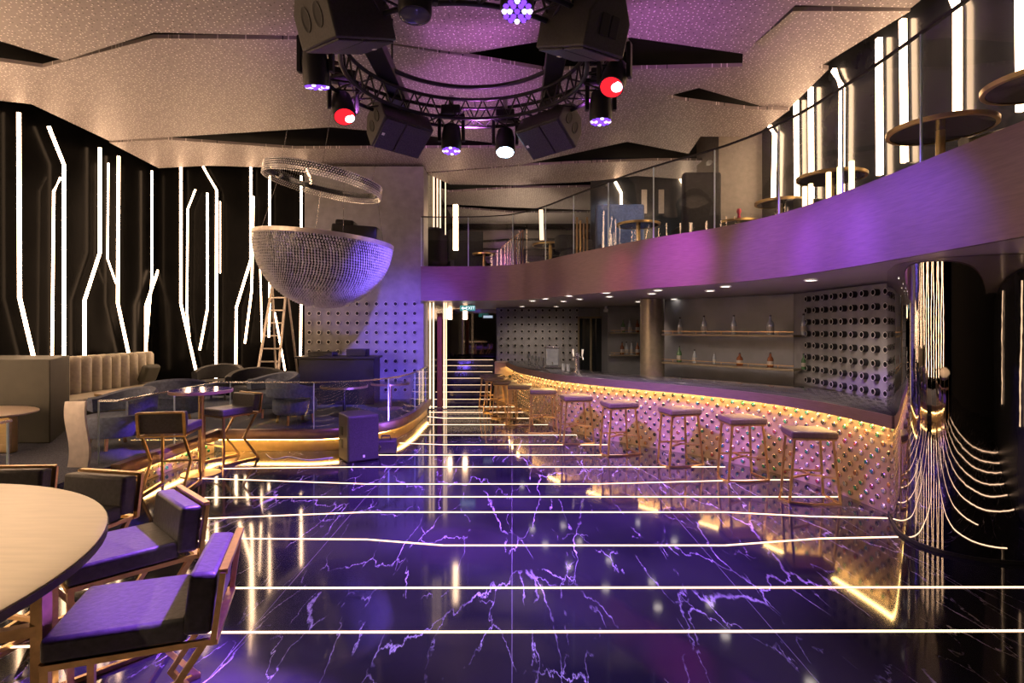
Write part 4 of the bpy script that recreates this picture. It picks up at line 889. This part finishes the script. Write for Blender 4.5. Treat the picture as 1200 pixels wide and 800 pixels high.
fc = bpy.data.curves.new('exit_lettering', 'FONT'); fc.body = 'EXIT'; fc.size = .105; fc.extrude = .002; fc.align_x = 'CENTER'; fc.align_y = 'CENTER'
fob = bpy.data.objects.new('lettering', fc); COL.objects.link(fob); fc.materials.append(M['sign_white']); bpy.context.view_layer.update()
lme = bpy.data.meshes.new_from_object(fob.evaluated_get(bpy.context.evaluated_depsgraph_get())); bpy.data.objects.remove(fob)
fob = bpy.data.objects.new('lettering', lme); COL.objects.link(fob); fob.parent = t; fob.location = (.065, -.024, 0); fob.rotation_euler = (PI / 2, 0, 0)
m = MB(); m.bar((p.x - .1, p.y, p.z + .06), (p.x - .1, p.y, SOFFIT), .012); m.bar((p.x + .1, p.y, p.z + .06), (p.x + .1, p.y, SOFFIT), .012); m.v = [v - Vector(p) for v in m.v]; m.build('hanger', M['steel'], t)
p = at_z(515.5, 477, 0); m = MB(); m.box((p.x, p.y, 1.1), (.12, .12, 2.18)); tag(m.build('rust_post', M['rust'], bevel=.01), 'rust coloured square post beside the stairs', 'post')
p = at_y(571, 371, 16.8); t = thing('wall_screen', 'small pale lit screen on the dark landing wall', 'screen', (p.x + .02, 16.86, p.z)); m = MB(); m.box((0, 0, 0), (.34, .03, .12)); m.build('frame', M['black'], t); m = MB(); m.box((0, -.018, 0), (.28, .006, .07)); m.build('display', M['screen'], t)

# ------------------------------------------------------------------ lamps
def spot(name, loc, tgt, col, w, ang, blend=.5, r=.08):
    l = bpy.data.lights.new(name, 'SPOT'); l.color = col; l.energy = w; l.spot_size = math.radians(ang); l.spot_blend = blend; l.shadow_soft_size = r
    o = bpy.data.objects.new(name, l); COL.objects.link(o); o.location = loc
    o.rotation_euler = (Vector(tgt) - Vector(loc)).to_track_quat('-Z', 'Y').to_euler(); return o
VIO, BLU = (.30, .10, 1.0), (.21, .11, 1.0)
spot('beam_floor_a', (-.4, 5.6, 3.9), (.2, 6.4, 0), VIO, 3600, 92, .7)
spot('beam_floor_b', (.3, 4.2, 3.9), (.1, 3.5, 0), (.32, .2, 1.0), 1300, 64, 1.0)
spot('beam_chair', (.1, 3.6, 3.95), (-1.12, 2.52, .75), VIO, 6000, 20, .35)
spot('beam_chair_far', (-.9, 4.8, 3.95), (-1.80, 3.12, .75), VIO, 5000, 17, .35)
spot('beam_chair_high', (-1.2, 5.6, 3.95), (-3.75, 6.9, .75), VIO, 2500, 20, .6)
spot('beam_panel', (-1.0, 6.6, 3.9), (-2.6, 11.9, 1.0), BLU, 2100, 44, 1.0)
spot('panel_fill', (-1.86, 8.5, .35), (-3.1, 11.9, 1.5), BLU, 260, 70, 1.0)  # added violet fill from below, no fixture of its own
spot('beam_speaker', (-.7, 6.6, 3.9), (-2.2, 8.2, .3), VIO, 420, 40, .6)
spot('beam_fascia_a', (.9, 5.8, 3.9), (2.25, 7.7, 2.75), (.6, .05, 1.0), 850, 34, 1.0)
for y_, e_, c_ in ((6.5, 900, (.34, .07, 1.0)), (5.5, 1300, (.28, .08, 1.0)), (4.6, 1000, (.24, .09, 1.0))):
    spot('beam_fascia_b', (.85, 5.4, 3.95), (3.22, y_, 2.55), c_, e_ * .85, 36, 1.0)
spot('beam_fascia_c', (-.1, 6.7, 3.95), (1.7, 8.65, 2.65), (1.0, .05, .4), 700, 20, 1.0)
spot('beam_fascia_d', (-.5, 6.7, 3.95), (-1.2, 11.8, 2.8), (.5, .12, .9), 350, 34, 1.0)
spot('beam_bar', (.9, 5.6, 3.9), (3.0, 7.4, .3), (.9, .3, .75), 160, 46, .9)
for tg, e, an in (((-2.6, 8.2, 5.4), 150, 80), ((-.6, 8.4, 5.4), 200, 80), ((1.5, 8.0, 5.4), 230, 84), ((-.4, 6.2, 5.3), 60, 110), ((1.8, 6.4, 5.3), 130, 80), ((-2.6, 6.2, 5.3), 110, 80)):
    d_ = Vector((tg[0] - TX, tg[1] - TY, 0)).normalized() * 1.28
    spot('wash_ceiling', (TX + d_.x, TY + d_.y, 4.1), tg, (.66, .17, .74), e * 1.6, an, 1.0)
spot('table_lamp_beam', (-3.2, .6, 5.0), (-2.9, 1.5, 1.0), (1.0, .76, .50), 1000, 42, .3)
def area(name, loc, tgt, col, w, sx, sy):
    l = bpy.data.lights.new(name, 'AREA'); l.shape = 'RECTANGLE'; l.size = sx; l.size_y = sy; l.color = col; l.energy = w
    o = bpy.data.objects.new(name, l); COL.objects.link(o); o.location = loc; o.rotation_euler = (Vector(tgt) - Vector(loc)).to_track_quat('-Z', 'Y').to_euler(); return o
for i, (x, y) in enumerate(dl[:2] + dl[5::2] + [dl[-1]]):
    p = at_z(x, y, SOFFIT - .03); spot('downlight_beam', (p.x, p.y, p.z), (p.x + (.25 if i > 1 else 0), p.y + .9, 0), (1.0, .76, .58), 75 if i > 1 else 45, 125, .7, .05)
for x, y, z, e in ((.9, 14.4, 3.3, 130), (.3, 17.2, 3.3, 160), (3.6, 12.4, 3.3, 60), (-3.5, -1.5, 1.2, 70), (1.5, -2.5, 1.2, 70)):
    spot('warm_fill', (x, y, z), (x, y, 6), (1, .74, .5), e, 150, 1.0, .1)  # added fill without fixtures, upstairs and behind the camera

spot('lounge_fill', (2.6, 11.2, 5.2), (2.6, 12.8, 3.6), (.62, .72, 1.0), 45, 90, .8)  # cool fill added to brighten the upper lounge
# ------------------------------------------------------------------ world, camera, colour
w = bpy.data.worlds.new('world'); bpy.context.scene.world = w; w.use_nodes = True
w.node_tree.nodes['Background'].inputs[0].default_value = (.02, .018, .025, 1); w.node_tree.nodes['Background'].inputs[1].default_value = .3
cd = bpy.data.cameras.new('camera'); cd.sensor_width = 36; cd.lens = 36 * F / 1200; cd.shift_y = -(400 - HZ) / 1200; cd.clip_start = .05; cd.clip_end = 200
co = bpy.data.objects.new('camera', cd); COL.objects.link(co); co.location = (0, 0, H); co.rotation_euler = (PI / 2, 0, 0)
sc = bpy.context.scene; sc.camera = co
sc.view_settings.view_transform = 'Standard'; sc.view_settings.look = 'None'; sc.view_settings.gamma = 1; sc.view_settings.exposure = .15; sc.view_settings.use_curve_mapping = False
sc.cycles.sample_clamp_indirect = 6
